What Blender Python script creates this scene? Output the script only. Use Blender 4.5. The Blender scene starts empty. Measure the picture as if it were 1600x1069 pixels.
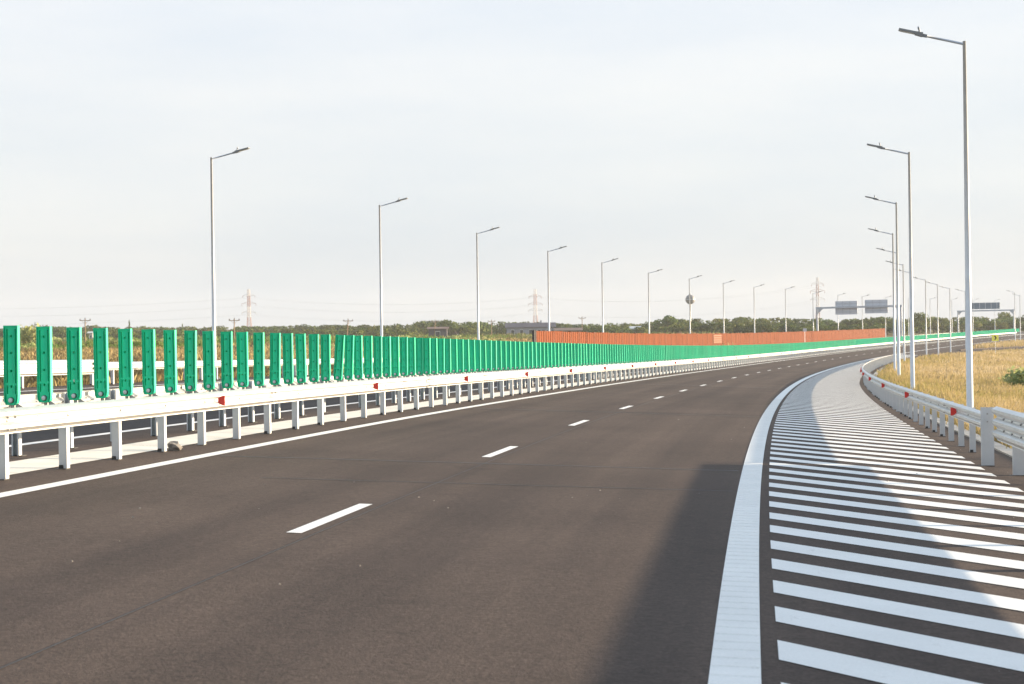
import bpy, math, random
import numpy as np
from mathutils import Vector

random.seed(7)
RNG = np.random.default_rng(11)
SC = bpy.context.scene
COL = SC.collection
R = math.radians

# ------------------------------------------------------------------ camera and road alignment
F = 3111.0          # focal length in photo pixels (1600 wide): a 70 mm lens
HY = 521.966        # row of the horizon at the middle column
ROLL = 0.015792
CZ = 1.5            # eye height over the local road datum
KN = np.array([-20, 0, 40, 80, 130, 200, 300, 420, 560, 720.])
KV = np.array([.00069, .00069, .000551, .000506, .000511, .000546, .000592, .000434, .00041, .00041])
ZK = np.array([-20, 0, 20, 40, 70, 110, 160, 230, 320, 430, 560, 720.])
ZV = np.array([-1.193316, -1.346952, -1.500415, -1.673776, -2.009953, -2.431344, -2.876628, -3.247,
               -3.335067, -3.100993, -2.420886, -1.622764]) + CZ
S_ = np.arange(-300, 3001.0, 1.0)


def hermite(s, X, Y):
    m = np.gradient(Y, X)
    sc = np.clip(s, X[0], X[-1])
    i = np.clip(np.searchsorted(X, sc, side='right') - 1, 0, len(X) - 2)
    d = X[i + 1] - X[i]
    u = (sc - X[i]) / d
    return (2*u**3 - 3*u**2 + 1)*Y[i] + (u**3 - 2*u**2 + u)*d*m[i] + (-2*u**3 + 3*u**2)*Y[i+1] + (u**3 - u**2)*d*m[i+1]


_k = np.where((S_ < -20) | (S_ > 720), 0, np.interp(S_, KN, KV))
H_ = np.concatenate([[0], np.cumsum((_k[1:] + _k[:-1]) / 2)])
H_ += 0.111888 - np.interp(0, S_, H_)
X_ = np.concatenate([[0], np.cumsum(np.sin((H_[1:] + H_[:-1]) / 2))])
Y_ = np.concatenate([[0], np.cumsum(np.cos((H_[1:] + H_[:-1]) / 2))])
X_ += -8.211616 - np.interp(0, S_, X_)
Y_ -= np.interp(0, S_, Y_)
Z_ = hermite(S_, ZK, ZV)


def gz(s, t):
    """height of the road surface; s along the median guardrail, t metres to its right"""
    s = np.asarray(s, float); t = np.asarray(t, float)
    e = np.interp(s, [20, 60, 130], [.046176, .045503, .043416])
    el = np.interp(s, [120, 300], [.028, .008])
    right = -e * np.maximum(t, 0)
    n = np.maximum(-t, 0)
    return np.interp(s, S_, Z_) + right + .045 * np.minimum(n, 1.6) + el * np.maximum(n - 1.6, 0)


def P(s, t, h=0.0):
    s = np.asarray(s, float); t = np.asarray(t, float)
    hd = np.interp(s, S_, H_)
    x = np.interp(s, S_, X_) + t * np.cos(hd)
    y = np.interp(s, S_, Y_) - t * np.sin(hd)
    z = gz(s, t) + h
    return np.stack(np.broadcast_arrays(x, y, z), -1)


def PV(s, t, h=0.0):
    return Vector([float(v) for v in P(s, t, h)])


def head(s):
    return float(np.interp(s, S_, H_))


_cs = S_[::2]; _cx = X_[::2]; _cy = Y_[::2]; _ch = H_[::2]


def st(x, y):
    """(s, t) of plan points"""
    x = np.atleast_1d(np.asarray(x, float)); y = np.atleast_1d(np.asarray(y, float))
    s = np.empty_like(x); t = np.empty_like(x)
    for a in range(0, len(x), 4000):
        xx = x[a:a+4000]; yy = y[a:a+4000]
        m = (_cs > -60) & (_cs < 1400)
        cx, cy, ch, cs = _cx[m], _cy[m], _ch[m], _cs[m]
        i = np.argmin((xx[:, None] - cx) ** 2 + (yy[:, None] - cy) ** 2, 1)
        dx = xx - cx[i]; dy = yy - cy[i]
        s[a:a+4000] = cs[i] + dx * np.sin(ch[i]) + dy * np.cos(ch[i])
        t[a:a+4000] = dx * np.cos(ch[i]) - dy * np.sin(ch[i])
    return s, t


def ray(px, py):
    a = px - 800; b = py - HY
    return (a*math.cos(ROLL) - b*math.sin(ROLL)) / F, -(a*math.sin(ROLL) + b*math.cos(ROLL)) / F


def far(px, py, d):
    """point at distance d seen at a photo pixel"""
    u, v = ray(px, py)
    return Vector((u * d, d, v * d + CZ))


def proj(p):
    u = F * p[0] / p[1]; v = -F * (p[2] - CZ) / p[1]
    return 800 + u*math.cos(ROLL) + v*math.sin(ROLL), HY - u*math.sin(ROLL) + v*math.cos(ROLL)


def solve_s(px, t, lo, hi, h=5):
    for _ in range(50):
        m = (lo + hi) / 2
        if proj(P(m, t, h))[0] < px: lo = m
        else: hi = m
    return lo


def ramp_edge(s):
    s = np.asarray(s, float)
    return 12.35 + 3.0 * (np.maximum(s - 235, 0) / 80) ** 2


def redge(s):
    return np.interp(s, [40, 95, 225, 240], [12.3, 11.85, 11.85, 12.3])


def tr(s):
    return np.interp(s, [20, 110], [11.81, 11.40])


def terrain(s, t):
    s = np.asarray(s, float); t = np.asarray(t, float)
    road = gz(s, np.clip(t, -17, 40))
    out_l = np.clip((-t - 17.2) / 55, 0, 1); out_l = out_l * out_l * (3 - 2 * out_l)
    out_r = np.clip((t - np.maximum(12.6, ramp_edge(s) + .3)) / 120, 0, 1); out_r = out_r * out_r * (3 - 2 * out_r)
    hd = np.interp(s, S_, H_)
    x = np.interp(s, S_, X_) + t * np.cos(hd)
    zf_l = -.5 + np.clip(.0105 * (-x - 20), 0, 2.4)
    zf_r = -1.9 + 0 * s
    dip = np.where(t < 0, np.clip((-t - 15.4) / 5, 0, 1), np.clip((t - 12.7) / 3, 0, 1)) * .28
    inside = (t > -15.6) & (t < np.maximum(redge(s) + .1, np.where(s > 230, ramp_edge(s), 0)))
    z = road - dip
    z = z * (1 - out_l) + zf_l * out_l
    z = z * (1 - out_r) + zf_r * out_r
    z = np.where(inside, road - .12, z - .02)
    return z


def ground_at(x, y):
    s, t = st(x, y)
    return terrain(s, t)


def zg(x, y):
    return float(ground_at(x, y)[0])


# ------------------------------------------------------------------ materials
def mat(name, col, rough=.6, metal=0., var=.12, scale=3., spec=.5, bump=0., bscale=60., coord='Object'):
    m = bpy.data.materials.new(name); m.use_nodes = True
    nt = m.node_tree; N = nt.nodes; L = nt.links
    b = N['Principled BSDF']
    b.inputs['Roughness'].default_value = rough; b.inputs['Metallic'].default_value = metal
    b.inputs['Specular IOR Level'].default_value = spec
    tc = N.new('ShaderNodeTexCoord')
    n = N.new('ShaderNodeTexNoise'); n.inputs['Scale'].default_value = scale; n.inputs['Detail'].default_value = 5
    n.inputs['Roughness'].default_value = .65
    L.new(tc.outputs[coord], n.inputs['Vector'])
    r = N.new('ShaderNodeValToRGB')
    r.color_ramp.elements[0].position = .3; r.color_ramp.elements[1].position = .7
    r.color_ramp.elements[0].color = (*[c * (1 - var) for c in col], 1)
    r.color_ramp.elements[1].color = (*[min(1, c * (1 + var)) for c in col], 1)
    L.new(n.outputs['Fac'], r.inputs['Fac']); L.new(r.outputs['Color'], b.inputs['Base Color'])
    if bump:
        n2 = N.new('ShaderNodeTexNoise'); n2.inputs['Scale'].default_value = bscale; n2.inputs['Detail'].default_value = 3
        L.new(tc.outputs[coord], n2.inputs['Vector'])
        bp = N.new('ShaderNodeBump'); bp.inputs['Strength'].default_value = bump; bp.inputs['Distance'].default_value = .02
        L.new(n2.outputs['Fac'], bp.inputs['Height']); L.new(bp.outputs['Normal'], b.inputs['Normal'])
    return m


def mul(nt, a, bsock, fac=1.0, mode='MULTIPLY'):
    x = nt.nodes.new('ShaderNodeMix'); x.data_type = 'RGBA'; x.blend_type = mode; x.inputs[0].default_value = fac
    nt.links.new(a, x.inputs[6]); nt.links.new(bsock, x.inputs[7])
    return x.outputs[2]


def noise(nt, vec, scale, detail=4, rough=.6, lo=.3, hi=.7, c0=(0, 0, 0), c1=(1, 1, 1), mapping=None):
    if mapping:
        mp = nt.nodes.new('ShaderNodeMapping'); mp.inputs['Scale'].default_value = mapping
        nt.links.new(vec, mp.inputs['Vector']); vec = mp.outputs['Vector']
    n = nt.nodes.new('ShaderNodeTexNoise'); n.inputs['Scale'].default_value = scale
    n.inputs['Detail'].default_value = detail; n.inputs['Roughness'].default_value = rough
    nt.links.new(vec, n.inputs['Vector'])
    r = nt.nodes.new('ShaderNodeValToRGB')
    r.color_ramp.elements[0].position = lo; r.color_ramp.elements[1].position = hi
    r.color_ramp.elements[0].color = (*c0, 1); r.color_ramp.elements[1].color = (*c1, 1)
    nt.links.new(n.outputs['Fac'], r.inputs['Fac'])
    return r.outputs['Color'], n.outputs['Fac']


def asphalt_material(name, base):
    m = bpy.data.materials.new(name); m.use_nodes = True
    nt = m.node_tree; N = nt.nodes; L = nt.links; b = N['Principled BSDF']
    tc = N.new('ShaderNodeTexCoord')
    c, _ = noise(nt, tc.outputs['Object'], .22, 5, .6, .3, .72, [x * .86 for x in base], [x * 1.14 for x in base])
    st1, _ = noise(nt, tc.outputs['UV'], 1.0, 4, .55, .3, .7, (.80, .80, .82), (1.2, 1.18, 1.15), mapping=(1.7, .035, 1))
    c = mul(nt, c, st1)
    st2, _ = noise(nt, tc.outputs['UV'], 1.0, 3, .5, .35, .65, (.94, .94, .95), (1.05, 1.05, 1.04), mapping=(.25, .3, 1))
    c = mul(nt, c, st2)
    sxyz = N.new('ShaderNodeSeparateXYZ'); L.new(tc.outputs['UV'], sxyz.inputs[0])
    def mth(op, a, v2):
        q = N.new('ShaderNodeMath'); q.operation = op; L.new(a, q.inputs[0]); q.inputs[1].default_value = v2; return q.outputs[0]
    wv = mth('SINE', mth('MULTIPLY', mth('SUBTRACT', sxyz.outputs['X'], 1.15), 2 * math.pi / 1.87), 0)
    mr = N.new('ShaderNodeMapRange'); mr.inputs[1].default_value = -1; mr.inputs[2].default_value = 1; L.new(wv, mr.inputs[0])
    wr = N.new('ShaderNodeValToRGB'); wr.color_ramp.elements[0].color = (1.05, 1.05, 1.05, 1); wr.color_ramp.elements[1].color = (.87, .87, .88, 1)
    L.new(mr.outputs[0], wr.inputs['Fac']); c = mul(nt, c, wr.outputs['Color'])
    oil, _ = noise(nt, tc.outputs['Object'], .9, 4, .6, .26, .36, (.72, .72, .74), (1, 1, 1))
    c = mul(nt, c, oil, .7)
    g1, h1 = noise(nt, tc.outputs['Object'], 38, 3, .8, .25, .75, (.50, .50, .51), (1.62, 1.6, 1.55))
    c = mul(nt, c, g1)
    g2, h2 = noise(nt, tc.outputs['Object'], 13, 2, .6, .3, .7, (.84, .84, .84), (1.15, 1.15, 1.15))
    c = mul(nt, c, g2)
    # pale aggregate stones showing in the binder
    v = N.new('ShaderNodeTexVoronoi'); v.inputs['Scale'].default_value = 26; v.inputs['Randomness'].default_value = 1
    L.new(tc.outputs['Object'], v.inputs['Vector'])
    r = N.new('ShaderNodeValToRGB'); r.color_ramp.elements[0].position = .03; r.color_ramp.elements[1].position = .09
    r.color_ramp.elements[0].color = (2.3, 2.2, 2.1, 1); r.color_ramp.elements[1].color = (1, 1, 1, 1)
    L.new(v.outputs['Distance'], r.inputs['Fac'])
    c = mul(nt, c, r.outputs['Color'], .45)
    L.new(c, b.inputs['Base Color'])
    b.inputs['Roughness'].default_value = .8; b.inputs['Specular IOR Level'].default_value = .12
    bp = N.new('ShaderNodeBump'); bp.inputs['Strength'].default_value = .55; bp.inputs['Distance'].default_value = .012
    L.new(h1, bp.inputs['Height']); L.new(bp.outputs['Normal'], b.inputs['Normal'])
    return m


def paint_material(name, base, ribs=False):
    m = bpy.data.materials.new(name); m.use_nodes = True
    nt = m.node_tree; N = nt.nodes; L = nt.links; b = N['Principled BSDF']
    tc = N.new('ShaderNodeTexCoord')
    c, _ = noise(nt, tc.outputs['Object'], 1.1, 5, .65, .3, .7, [x * .93 for x in base], [x * 1.04 for x in base])
    d, _ = noise(nt, tc.outputs['Object'], 9, 5, .75, .28, .4, (.72, .71, .68), (1, 1, 1))
    c = mul(nt, c, d, .5)
    w1, _ = noise(nt, tc.outputs['UV'], 1.0, 5, .7, .27, .37, (.62, .61, .60), (1, 1, 1), mapping=(5, .9, 1))
    c = mul(nt, c, w1, .55)
    w2, _ = noise(nt, tc.outputs['Object'], 30, 4, .8, .27, .33, (.2, .19, .18), (1, 1, 1))
    c = mul(nt, c, w2, .75)
    g, h = noise(nt, tc.outputs['Object'], 55, 2, .6, .3, .7, (.93, .93, .93), (1.04, 1.04, 1.04))
    c = mul(nt, c, g)
    L.new(c, b.inputs['Base Color'])
    b.inputs['Roughness'].default_value = .6
    bp = N.new('ShaderNodeBump'); bp.inputs['Strength'].default_value = .3; bp.inputs['Distance'].default_value = .006
    L.new(h, bp.inputs['Height'])
    if ribs:
        mp = N.new('ShaderNodeMapping'); mp.inputs['Scale'].default_value = (0, 1, 0)
        L.new(tc.outputs['UV'], mp.inputs['Vector'])
        w = N.new('ShaderNodeTexWave'); w.bands_direction = 'Y'; w.inputs['Scale'].default_value = 1.6
        w.inputs['Distortion'].default_value = .0
        L.new(mp.outputs['Vector'], w.inputs['Vector'])
        b2 = N.new('ShaderNodeBump'); b2.inputs['Strength'].default_value = .5; b2.inputs['Distance'].default_value = .004
        L.new(w.outputs['Fac'], b2.inputs['Height']); L.new(bp.outputs['Normal'], b2.inputs['Normal'])
        L.new(b2.outputs['Normal'], b.inputs['Normal'])
    else:
        L.new(bp.outputs['Normal'], b.inputs['Normal'])
    return m


def leaf_material(name, stops, rough=.65, rand=.25, trans=.25, attr=True):
    """per-blade tint attribute -> colour ramp, slightly different for every object"""
    m = bpy.data.materials.new(name); m.use_nodes = True
    nt = m.node_tree; N = nt.nodes; L = nt.links; b = N['Principled BSDF']
    a = N.new('ShaderNodeAttribute'); a.attribute_name = 'tint'
    r = N.new('ShaderNodeValToRGB'); e = r.color_ramp.elements
    e[0].position = stops[0][0]; e[0].color = (*stops[0][1], 1)
    e[1].position = stops[-1][0]; e[1].color = (*stops[-1][1], 1)
    for p, c in stops[1:-1]:
        q = e.new(p); q.color = (*c, 1)
    L.new(a.outputs['Fac'], r.inputs['Fac'])
    oi = N.new('ShaderNodeObjectInfo')
    hs = N.new('ShaderNodeHueSaturation')
    mr = N.new('ShaderNodeMapRange'); mr.inputs[3].default_value = 1 - rand; mr.inputs[4].default_value = 1 + rand
    L.new(oi.outputs['Random'], mr.inputs[0]); L.new(mr.outputs[0], hs.inputs['Value'])
    mh = N.new('ShaderNodeMath'); mh.operation = 'MULTIPLY'; mh.inputs[1].default_value = 7.31
    fr = N.new('ShaderNodeMath'); fr.operation = 'FRACT'
    L.new(oi.outputs['Random'], mh.inputs[0]); L.new(mh.outputs[0], fr.inputs[0])
    m2 = N.new('ShaderNodeMapRange'); m2.inputs[3].default_value = .5 - rand * .1; m2.inputs[4].default_value = .5 + rand * .06
    L.new(fr.outputs[0], m2.inputs[0]); L.new(m2.outputs[0], hs.inputs['Hue'])
    L.new(r.outputs['Color'], hs.inputs['Color'])
    L.new(hs.outputs['Color'], b.inputs['Base Color'])
    b.inputs['Roughness'].default_value = rough; b.inputs['Specular IOR Level'].default_value = .06
    t = N.new('ShaderNodeBsdfTranslucent'); L.new(hs.outputs['Color'], t.inputs['Color'])
    mx = N.new('ShaderNodeMixShader'); mx.inputs[0].default_value = trans
    L.new(b.outputs[0], mx.inputs[1]); L.new(t.outputs[0], mx.inputs[2])
    L.new(mx.outputs[0], N['Material Output'].inputs['Surface'])
    return m


def steel_material(name, base=(.63, .63, .615), metal=.85):
    m = bpy.data.materials.new(name); m.use_nodes = True
    nt = m.node_tree; N = nt.nodes; L = nt.links; b = N['Principled BSDF']
    tc = N.new('ShaderNodeTexCoord')
    c, _ = noise(nt, tc.outputs['Object'], 2.2, 5, .7, .3, .7, [x * .9 for x in base], [x * 1.08 for x in base])
    sp, _ = noise(nt, tc.outputs['Object'], 14, 4, .8, .24, .36, (.66, .64, .6), (1, 1, 1))
    c = mul(nt, c, sp, .7)
    L.new(c, b.inputs['Base Color'])
    b.inputs['Metallic'].default_value = metal; b.inputs['Roughness'].default_value = .48
    return m


M = {}
M['asphalt'] = asphalt_material('asphalt', (.068, .0505, .042))
M['asphalt_old'] = asphalt_material('asphalt_opposite', (.058, .046, .040))
M['paint'] = paint_material('road_paint', (.70, .69, .665))
M['paint_rib'] = paint_material('ribbed_road_paint', (.70, .69, .665), True)
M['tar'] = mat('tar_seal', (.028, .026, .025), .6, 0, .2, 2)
M['concrete'] = mat('pale_concrete', (.66, .62, .55), .8, 0, .10, 1.6, .3, .3, 25)
M['kerb'] = mat('grey_concrete', (.36, .34, .31), .85, 0, .2, 1.2, .3, .3, 25)
M['steel'] = steel_material('galvanised_steel')
M['steel2'] = steel_material('galvanised_post_steel', (.53, .545, .56), .45)
M['bolt'] = mat('bolt_steel', (.32, .31, .30), .5, .5)
M['green'] = mat('green_plastic', (.010, .51, .27), .5, 0, .06, 4, .3)
_nt = M['green'].node_tree; _b = _nt.nodes['Principled BSDF']
_oi = _nt.nodes.new('ShaderNodeObjectInfo'); _mr = _nt.nodes.new('ShaderNodeMapRange'); _mr.inputs[3].default_value = .90; _mr.inputs[4].default_value = 1.08
_hs = _nt.nodes.new('ShaderNodeHueSaturation'); _nt.links.new(_oi.outputs['Random'], _mr.inputs[0]); _nt.links.new(_mr.outputs[0], _hs.inputs['Value'])
_nt.links.new(_b.inputs['Base Color'].links[0].from_socket, _hs.inputs['Color']); _nt.links.new(_hs.outputs['Color'], _b.inputs['Base Color'])
_t = _nt.nodes.new('ShaderNodeBsdfTranslucent'); _t.inputs['Color'].default_value = (.010, .51, .27, 1)
_m = _nt.nodes.new('ShaderNodeMixShader'); _m.inputs[0].default_value = .05
_nt.links.new(_b.outputs[0], _m.inputs[1]); _nt.links.new(_t.outputs[0], _m.inputs[2])
_nt.links.new(_m.outputs[0], _nt.nodes['Material Output'].inputs['Surface'])
M['rubber'] = mat('dark_rubber', (.02, .07, .05), .6)
M['red'] = mat('red_reflector', (.62, .025, .02), .3, 0, .05)
M['pole'] = steel_material('lamp_pole_steel', (.57, .59, .61), .1)
M['lamp'] = mat('lamp_housing', (.20, .21, .22), .45, .3)
M['glass'] = mat('lamp_lens', (.5, .5, .46), .25)
M['wall'] = mat('terracotta_panel', (.148, .030, .001), .8, 0, .12, .8, .2, .5, 4)
M['wallpost'] = mat('terracotta_post', (.135, .028, .001), .75)
M['darkend'] = mat('dark_steel', (.04, .035, .035), .6)
M['notice'] = mat('ochre_plate', (.165, .05, .01), .7, 0, .2, 2)
M['gantry'] = steel_material('gantry_steel', (.42, .45, .50), .3)
M['signback'] = mat('sign_back_aluminium', (.56, .59, .64), .55, .1, .05)
M['display'] = mat('display_face', (.15, .19, .25), .5, 0, .1, 6)
M['yellow'] = mat('yellow_sign', (.97, .89, .12), .4, 0, .04)
M['black'] = mat('black_paint', (.015, .015, .015), .5)
M['wood'] = mat('weathered_wood', (.26, .17, .10), .85, 0, .2, 4)
M['insul'] = mat('insulator', (.14, .11, .10), .4)
M['wire'] = mat('wire', (.25, .26, .27), .5, .4)
M['rock'] = mat('rock', (.22, .20, .18), .9, 0, .35, 9, .2, .8, 14)
M['roof_d'] = mat('dark_roof', (.10, .085, .095), .8, 0, .15, 1)
M['roof_b'] = mat('brown_roof', (.20, .13, .10), .85, 0, .2, 1)
M['plaster'] = mat('grey_plaster', (.30, .29, .32), .85, 0, .1, .6)
M['plaster_w'] = mat('white_plaster', (.62, .60, .57), .85, 0, .1, .6)
M['window'] = mat('dark_window', (.03, .035, .04), .2)
M['tank'] = mat('tank_paint', (.19, .185, .185), .6, .1, .1, .3)
M['bark'] = mat('bark', (.10, .075, .055), .9, 0, .3, 4)
M['stone'] = mat('pale_grit', (.24, .22, .20), .9, 0, .3, 4)

# red and white painted lattice: bands of paint by height
m = bpy.data.materials.new('banded_lattice_paint'); m.use_nodes = True
nt = m.node_tree; b = nt.nodes['Principled BSDF']
tc = nt.nodes.new('ShaderNodeTexCoord'); sx = nt.nodes.new('ShaderNodeSeparateXYZ')
nt.links.new(tc.outputs['Object'], sx.inputs[0])
q = nt.nodes.new('ShaderNodeMath'); q.operation = 'MODULO'; q.inputs[1].default_value = 15.0
nt.links.new(sx.outputs['Z'], q.inputs[0])
g = nt.nodes.new('ShaderNodeMath'); g.operation = 'GREATER_THAN'; g.inputs[1].default_value = 7.5
nt.links.new(q.outputs[0], g.inputs[0])
x = nt.nodes.new('ShaderNodeMix'); x.data_type = 'RGBA'
x.inputs[6].default_value = (.50, .47, .46, 1); x.inputs[7].default_value = (.30, .17, .155, 1)
nt.links.new(g.outputs[0], x.inputs[0]); nt.links.new(x.outputs[2], b.inputs['Base Color'])
b.inputs['Roughness'].default_value = .6
M['lattice'] = m

# field soil: straw, brown and green patches
m = bpy.data.materials.new('field_ground'); m.use_nodes = True
nt = m.node_tree; b = nt.nodes['Principled BSDF']; tc = nt.nodes.new('ShaderNodeTexCoord')
c, _ = noise(nt, tc.outputs['Object'], .05, 6, .6, .35, .65, (.16, .115, .055), (.10, .105, .038))
d, _ = noise(nt, tc.outputs['Object'], .6, 6, .7, .3, .7, (.65, .65, .65), (1.35, 1.3, 1.2))
c = mul(nt, c, d)
d, h = noise(nt, tc.outputs['Object'], 8, 5, .7, .3, .7, (.75, .75, .75), (1.2, 1.2, 1.2))
c = mul(nt, c, d)
nt.links.new(c, b.inputs['Base Color']); b.inputs['Roughness'].default_value = .95
b.inputs['Specular IOR Level'].default_value = .1
bp = nt.nodes.new('ShaderNodeBump'); bp.inputs['Distance'].default_value = .15
nt.links.new(h, bp.inputs['Height']); nt.links.new(bp.outputs['Normal'], b.inputs['Normal'])
M['field'] = m

M['straw'] = leaf_material('dry_grass_blades', [(0, (.18, .19, .04)), (.25, (.33, .28, .09)), (.6, (.42, .32, .155)), (.85, (.48, .37, .21)), (1, (.56, .46, .30))], .7, .0, .3)
M['weed'] = leaf_material('field_plants', [(0, (.075, .14, .025)), (.33, (.16, .20, .045)), (.52, (.18, .17, .055)), (.72, (.165, .115, .075)), (.86, (.25, .18, .08)), (1, (.42, .32, .15))], .75, .0, .25)
M['tree'] = leaf_material('tree_leaves', [(0, (.034, .066, .012)), (.5, (.078, .110, .018)), (1, (.16, .165, .034))], .6, .3, .25)
M['bush'] = leaf_material('bush_leaves', [(0, (.15, .20, .07)), (.5, (.30, .33, .13)), (1, (.52, .50, .26))], .6, .25, .5)


# ------------------------------------------------------------------ mesh building
class MB:
    def __init__(s):
        s.v = []; s.f = []; s.m = []; s.uv = None

    def face(s, pts, mi=0):
        i = len(s.v); s.v += [tuple(p) for p in pts]; s.f.append(tuple(range(i, i + len(pts)))); s.m.append(mi)

    def hexa(s, c, mi=0):
        i = len(s.v); s.v += [tuple(p) for p in c]
        for q in ((0, 3, 2, 1), (4, 5, 6, 7), (0, 1, 5, 4), (1, 2, 6, 5), (2, 3, 7, 6), (3, 0, 4, 7)):
            s.f.append(tuple(i + k for k in q)); s.m.append(mi)

    def box(s, c, d, mi=0, rz=0., tx=1., ty=1.):
        """box centred on c; tx, ty shrink the top"""
        hx, hy, hz = d[0] / 2, d[1] / 2, d[2] / 2
        ca, sa = math.cos(rz), math.sin(rz); pts = []
        for z, kx, ky in ((-hz, 1, 1), (hz, tx, ty)):
            for x, y in ((-hx, -hy), (hx, -hy), (hx, hy), (-hx, hy)):
                x *= kx; y *= ky
                pts.append((c[0] + x*ca - y*sa, c[1] + x*sa + y*ca, c[2] + z))
        s.hexa(pts, mi)

    def tube(s, path, rad, n=8, mi=0, cap=True):
        path = [Vector(p) for p in path]
        if not hasattr(rad, '__len__'): rad = [rad] * len(path)
        base = len(s.v); up = None
        for k, p in enumerate(path):
            d = (path[min(k+1, len(path)-1)] - path[max(k-1, 0)]).normalized()
            if up is None:
                up = Vector((0, 0, 1)) if abs(d.z) < .9 else Vector((1, 0, 0))
            a = d.cross(up).normalized(); b = d.cross(a).normalized(); up = a.cross(d)
            for q in range(n):
                w = 2 * math.pi * q / n
                s.v.append(tuple(p + (a * math.cos(w) + b * math.sin(w)) * rad[k]))
        for k in range(len(path) - 1):
            for q in range(n):
                q2 = (q + 1) % n
                s.f.append((base + k*n + q, base + k*n + q2, base + (k+1)*n + q2, base + (k+1)*n + q)); s.m.append(mi)
        if cap:
            s.f.append(tuple(base + q for q in range(n))); s.m.append(mi)
            s.f.append(tuple(base + (len(path)-1)*n + q for q in reversed(range(n)))); s.m.append(mi)

    def lathe(s, prof, c, n=20, mi=0):
        base = len(s.v)
        for r, z in prof:
            for q in range(n):
                w = 2 * math.pi * q / n
                s.v.append((c[0] + r*math.cos(w), c[1] + r*math.sin(w), c[2] + z))
        for k in range(len(prof) - 1):
            for q in range(n):
                q2 = (q + 1) % n
                s.f.append((base + k*n + q, base + k*n + q2, base + (k+1)*n + q2, base + (k+1)*n + q)); s.m.append(mi)

    def build(s, name, mats, parent=None, smooth=False, loc=None):
        me = bpy.data.meshes.new(name)
        me.from_pydata(s.v, [], s.f)
        if not isinstance(mats, (list, tuple)): mats = [mats]
        for q in mats: me.materials.append(q)
        me.polygons.foreach_set('material_index', s.m)
        if smooth: me.polygons.foreach_set('use_smooth', [True] * len(s.f))
        me.update()
        return link(name, me, parent, loc)


def link(name, me, parent=None, loc=None):
    o = bpy.data.objects.new(name, me); COL.objects.link(o)
    if parent is not None: o.parent = parent
    if loc is not None: o.location = loc
    return o


def empty(name, loc, rz=0.):
    o = bpy.data.objects.new(name, None); COL.objects.link(o)
    o.location = loc; o.rotation_euler = (0, 0, rz); o.empty_display_size = .3
    return o


def tag(o, label=None, cat=None, group=None, kind=None):
    if label: o['label'] = label
    if cat: o['category'] = cat
    if group: o['group'] = group
    if kind: o['kind'] = kind
    return o


def copy_tree(o, parent=None):
    c = o.copy(); COL.objects.link(c); c.parent = parent
    for ch in KIDS(o): copy_tree(ch, c)
    return c


def KIDS(o):
    return [x for x in list(o.children)]


def sheet(name, ss, tt, material, h=0., parent=None):
    """surface over stations ss and offsets tt (array or function list) with UV = (t, s)"""
    ss = np.asarray(ss, float)
    T = np.stack([np.broadcast_to(np.asarray(t(ss) if callable(t) else t, float), ss.shape) for t in tt], 1)
    Sg = np.broadcast_to(ss[:, None], T.shape)
    V = P(Sg, T, h).reshape(-1, 3)
    n, mcol = T.shape
    i = np.arange(n - 1)[:, None] * mcol + np.arange(mcol - 1)
    Fq = np.stack([i, i + 1, i + mcol + 1, i + mcol], -1).reshape(-1, 4)
    return fast_mesh(name, V, Fq, material, uv=np.stack([T, Sg], -1).reshape(-1, 2), parent=parent)


def fast_mesh(name, V, Q, material, uv=None, tint=None, parent=None, smooth=False):
    me = bpy.data.meshes.new(name)
    V = np.ascontiguousarray(V, dtype=np.float32); Q = np.ascontiguousarray(Q, dtype=np.int32)
    k = Q.shape[1]
    me.vertices.add(len(V)); me.vertices.foreach_set('co', V.ravel())
    me.loops.add(Q.size); me.loops.foreach_set('vertex_index', Q.ravel())
    me.polygons.add(len(Q)); me.polygons.foreach_set('loop_start', np.arange(0, Q.size, k, dtype=np.int32))
    me.polygons.foreach_set('loop_total', np.full(len(Q), k, dtype=np.int32))
    if smooth: me.polygons.foreach_set('use_smooth', np.ones(len(Q), dtype=bool))
    me.update(calc_edges=True)
    if uv is not None:
        l = me.uv_layers.new(name='UVMap'); l.data.foreach_set('uv', np.ascontiguousarray(uv[Q.ravel()], dtype=np.float32).ravel())
    if tint is not None:
        a = me.attributes.new('tint', 'FLOAT', 'FACE'); a.data.foreach_set('value', np.ascontiguousarray(tint, dtype=np.float32))
    me.materials.append(material)
    me.validate()
    return link(name, me, parent)


# ------------------------------------------------------------------ setting: ground, roads, markings
srow = np.concatenate([np.arange(-120, 0, 15), np.arange(0, 520, 4), np.arange(520, 900, 12), np.arange(900, 2700, 60)]).astype(float)
tcol = np.array([-1500, -1100, -800, -600, -450, -340, -260, -200, -160, -130, -105, -85, -70, -58, -48, -40, -33, -27, -22, -19, -17.2, -16.2, -15.7, -15.5,
                 -10, -5, 0, 6, 12.4, 12.6, 13, 14, 15.5, 17, 19, 22, 26, 30, 36, 44, 55, 70, 90, 120, 160, 220, 300, 400, 520.])
Sg, Tg = np.meshgrid(srow, tcol, indexing='ij')
hd = np.interp(Sg, S_, H_)
gx = np.interp(Sg, S_, X_) + Tg * np.cos(hd); gy = np.interp(Sg, S_, Y_) - Tg * np.sin(hd)
gzv = terrain(Sg, Tg)
n, mc = Sg.shape
ii = np.arange(n - 1)[:, None] * mc + np.arange(mc - 1)
ground = fast_mesh('ground', np.stack([gx, gy, gzv], -1).reshape(-1, 3), np.stack([ii, ii+1, ii+mc+1, ii+mc], -1).reshape(-1, 4), M['field'], smooth=True)
tag(ground, kind='structure')

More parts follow.
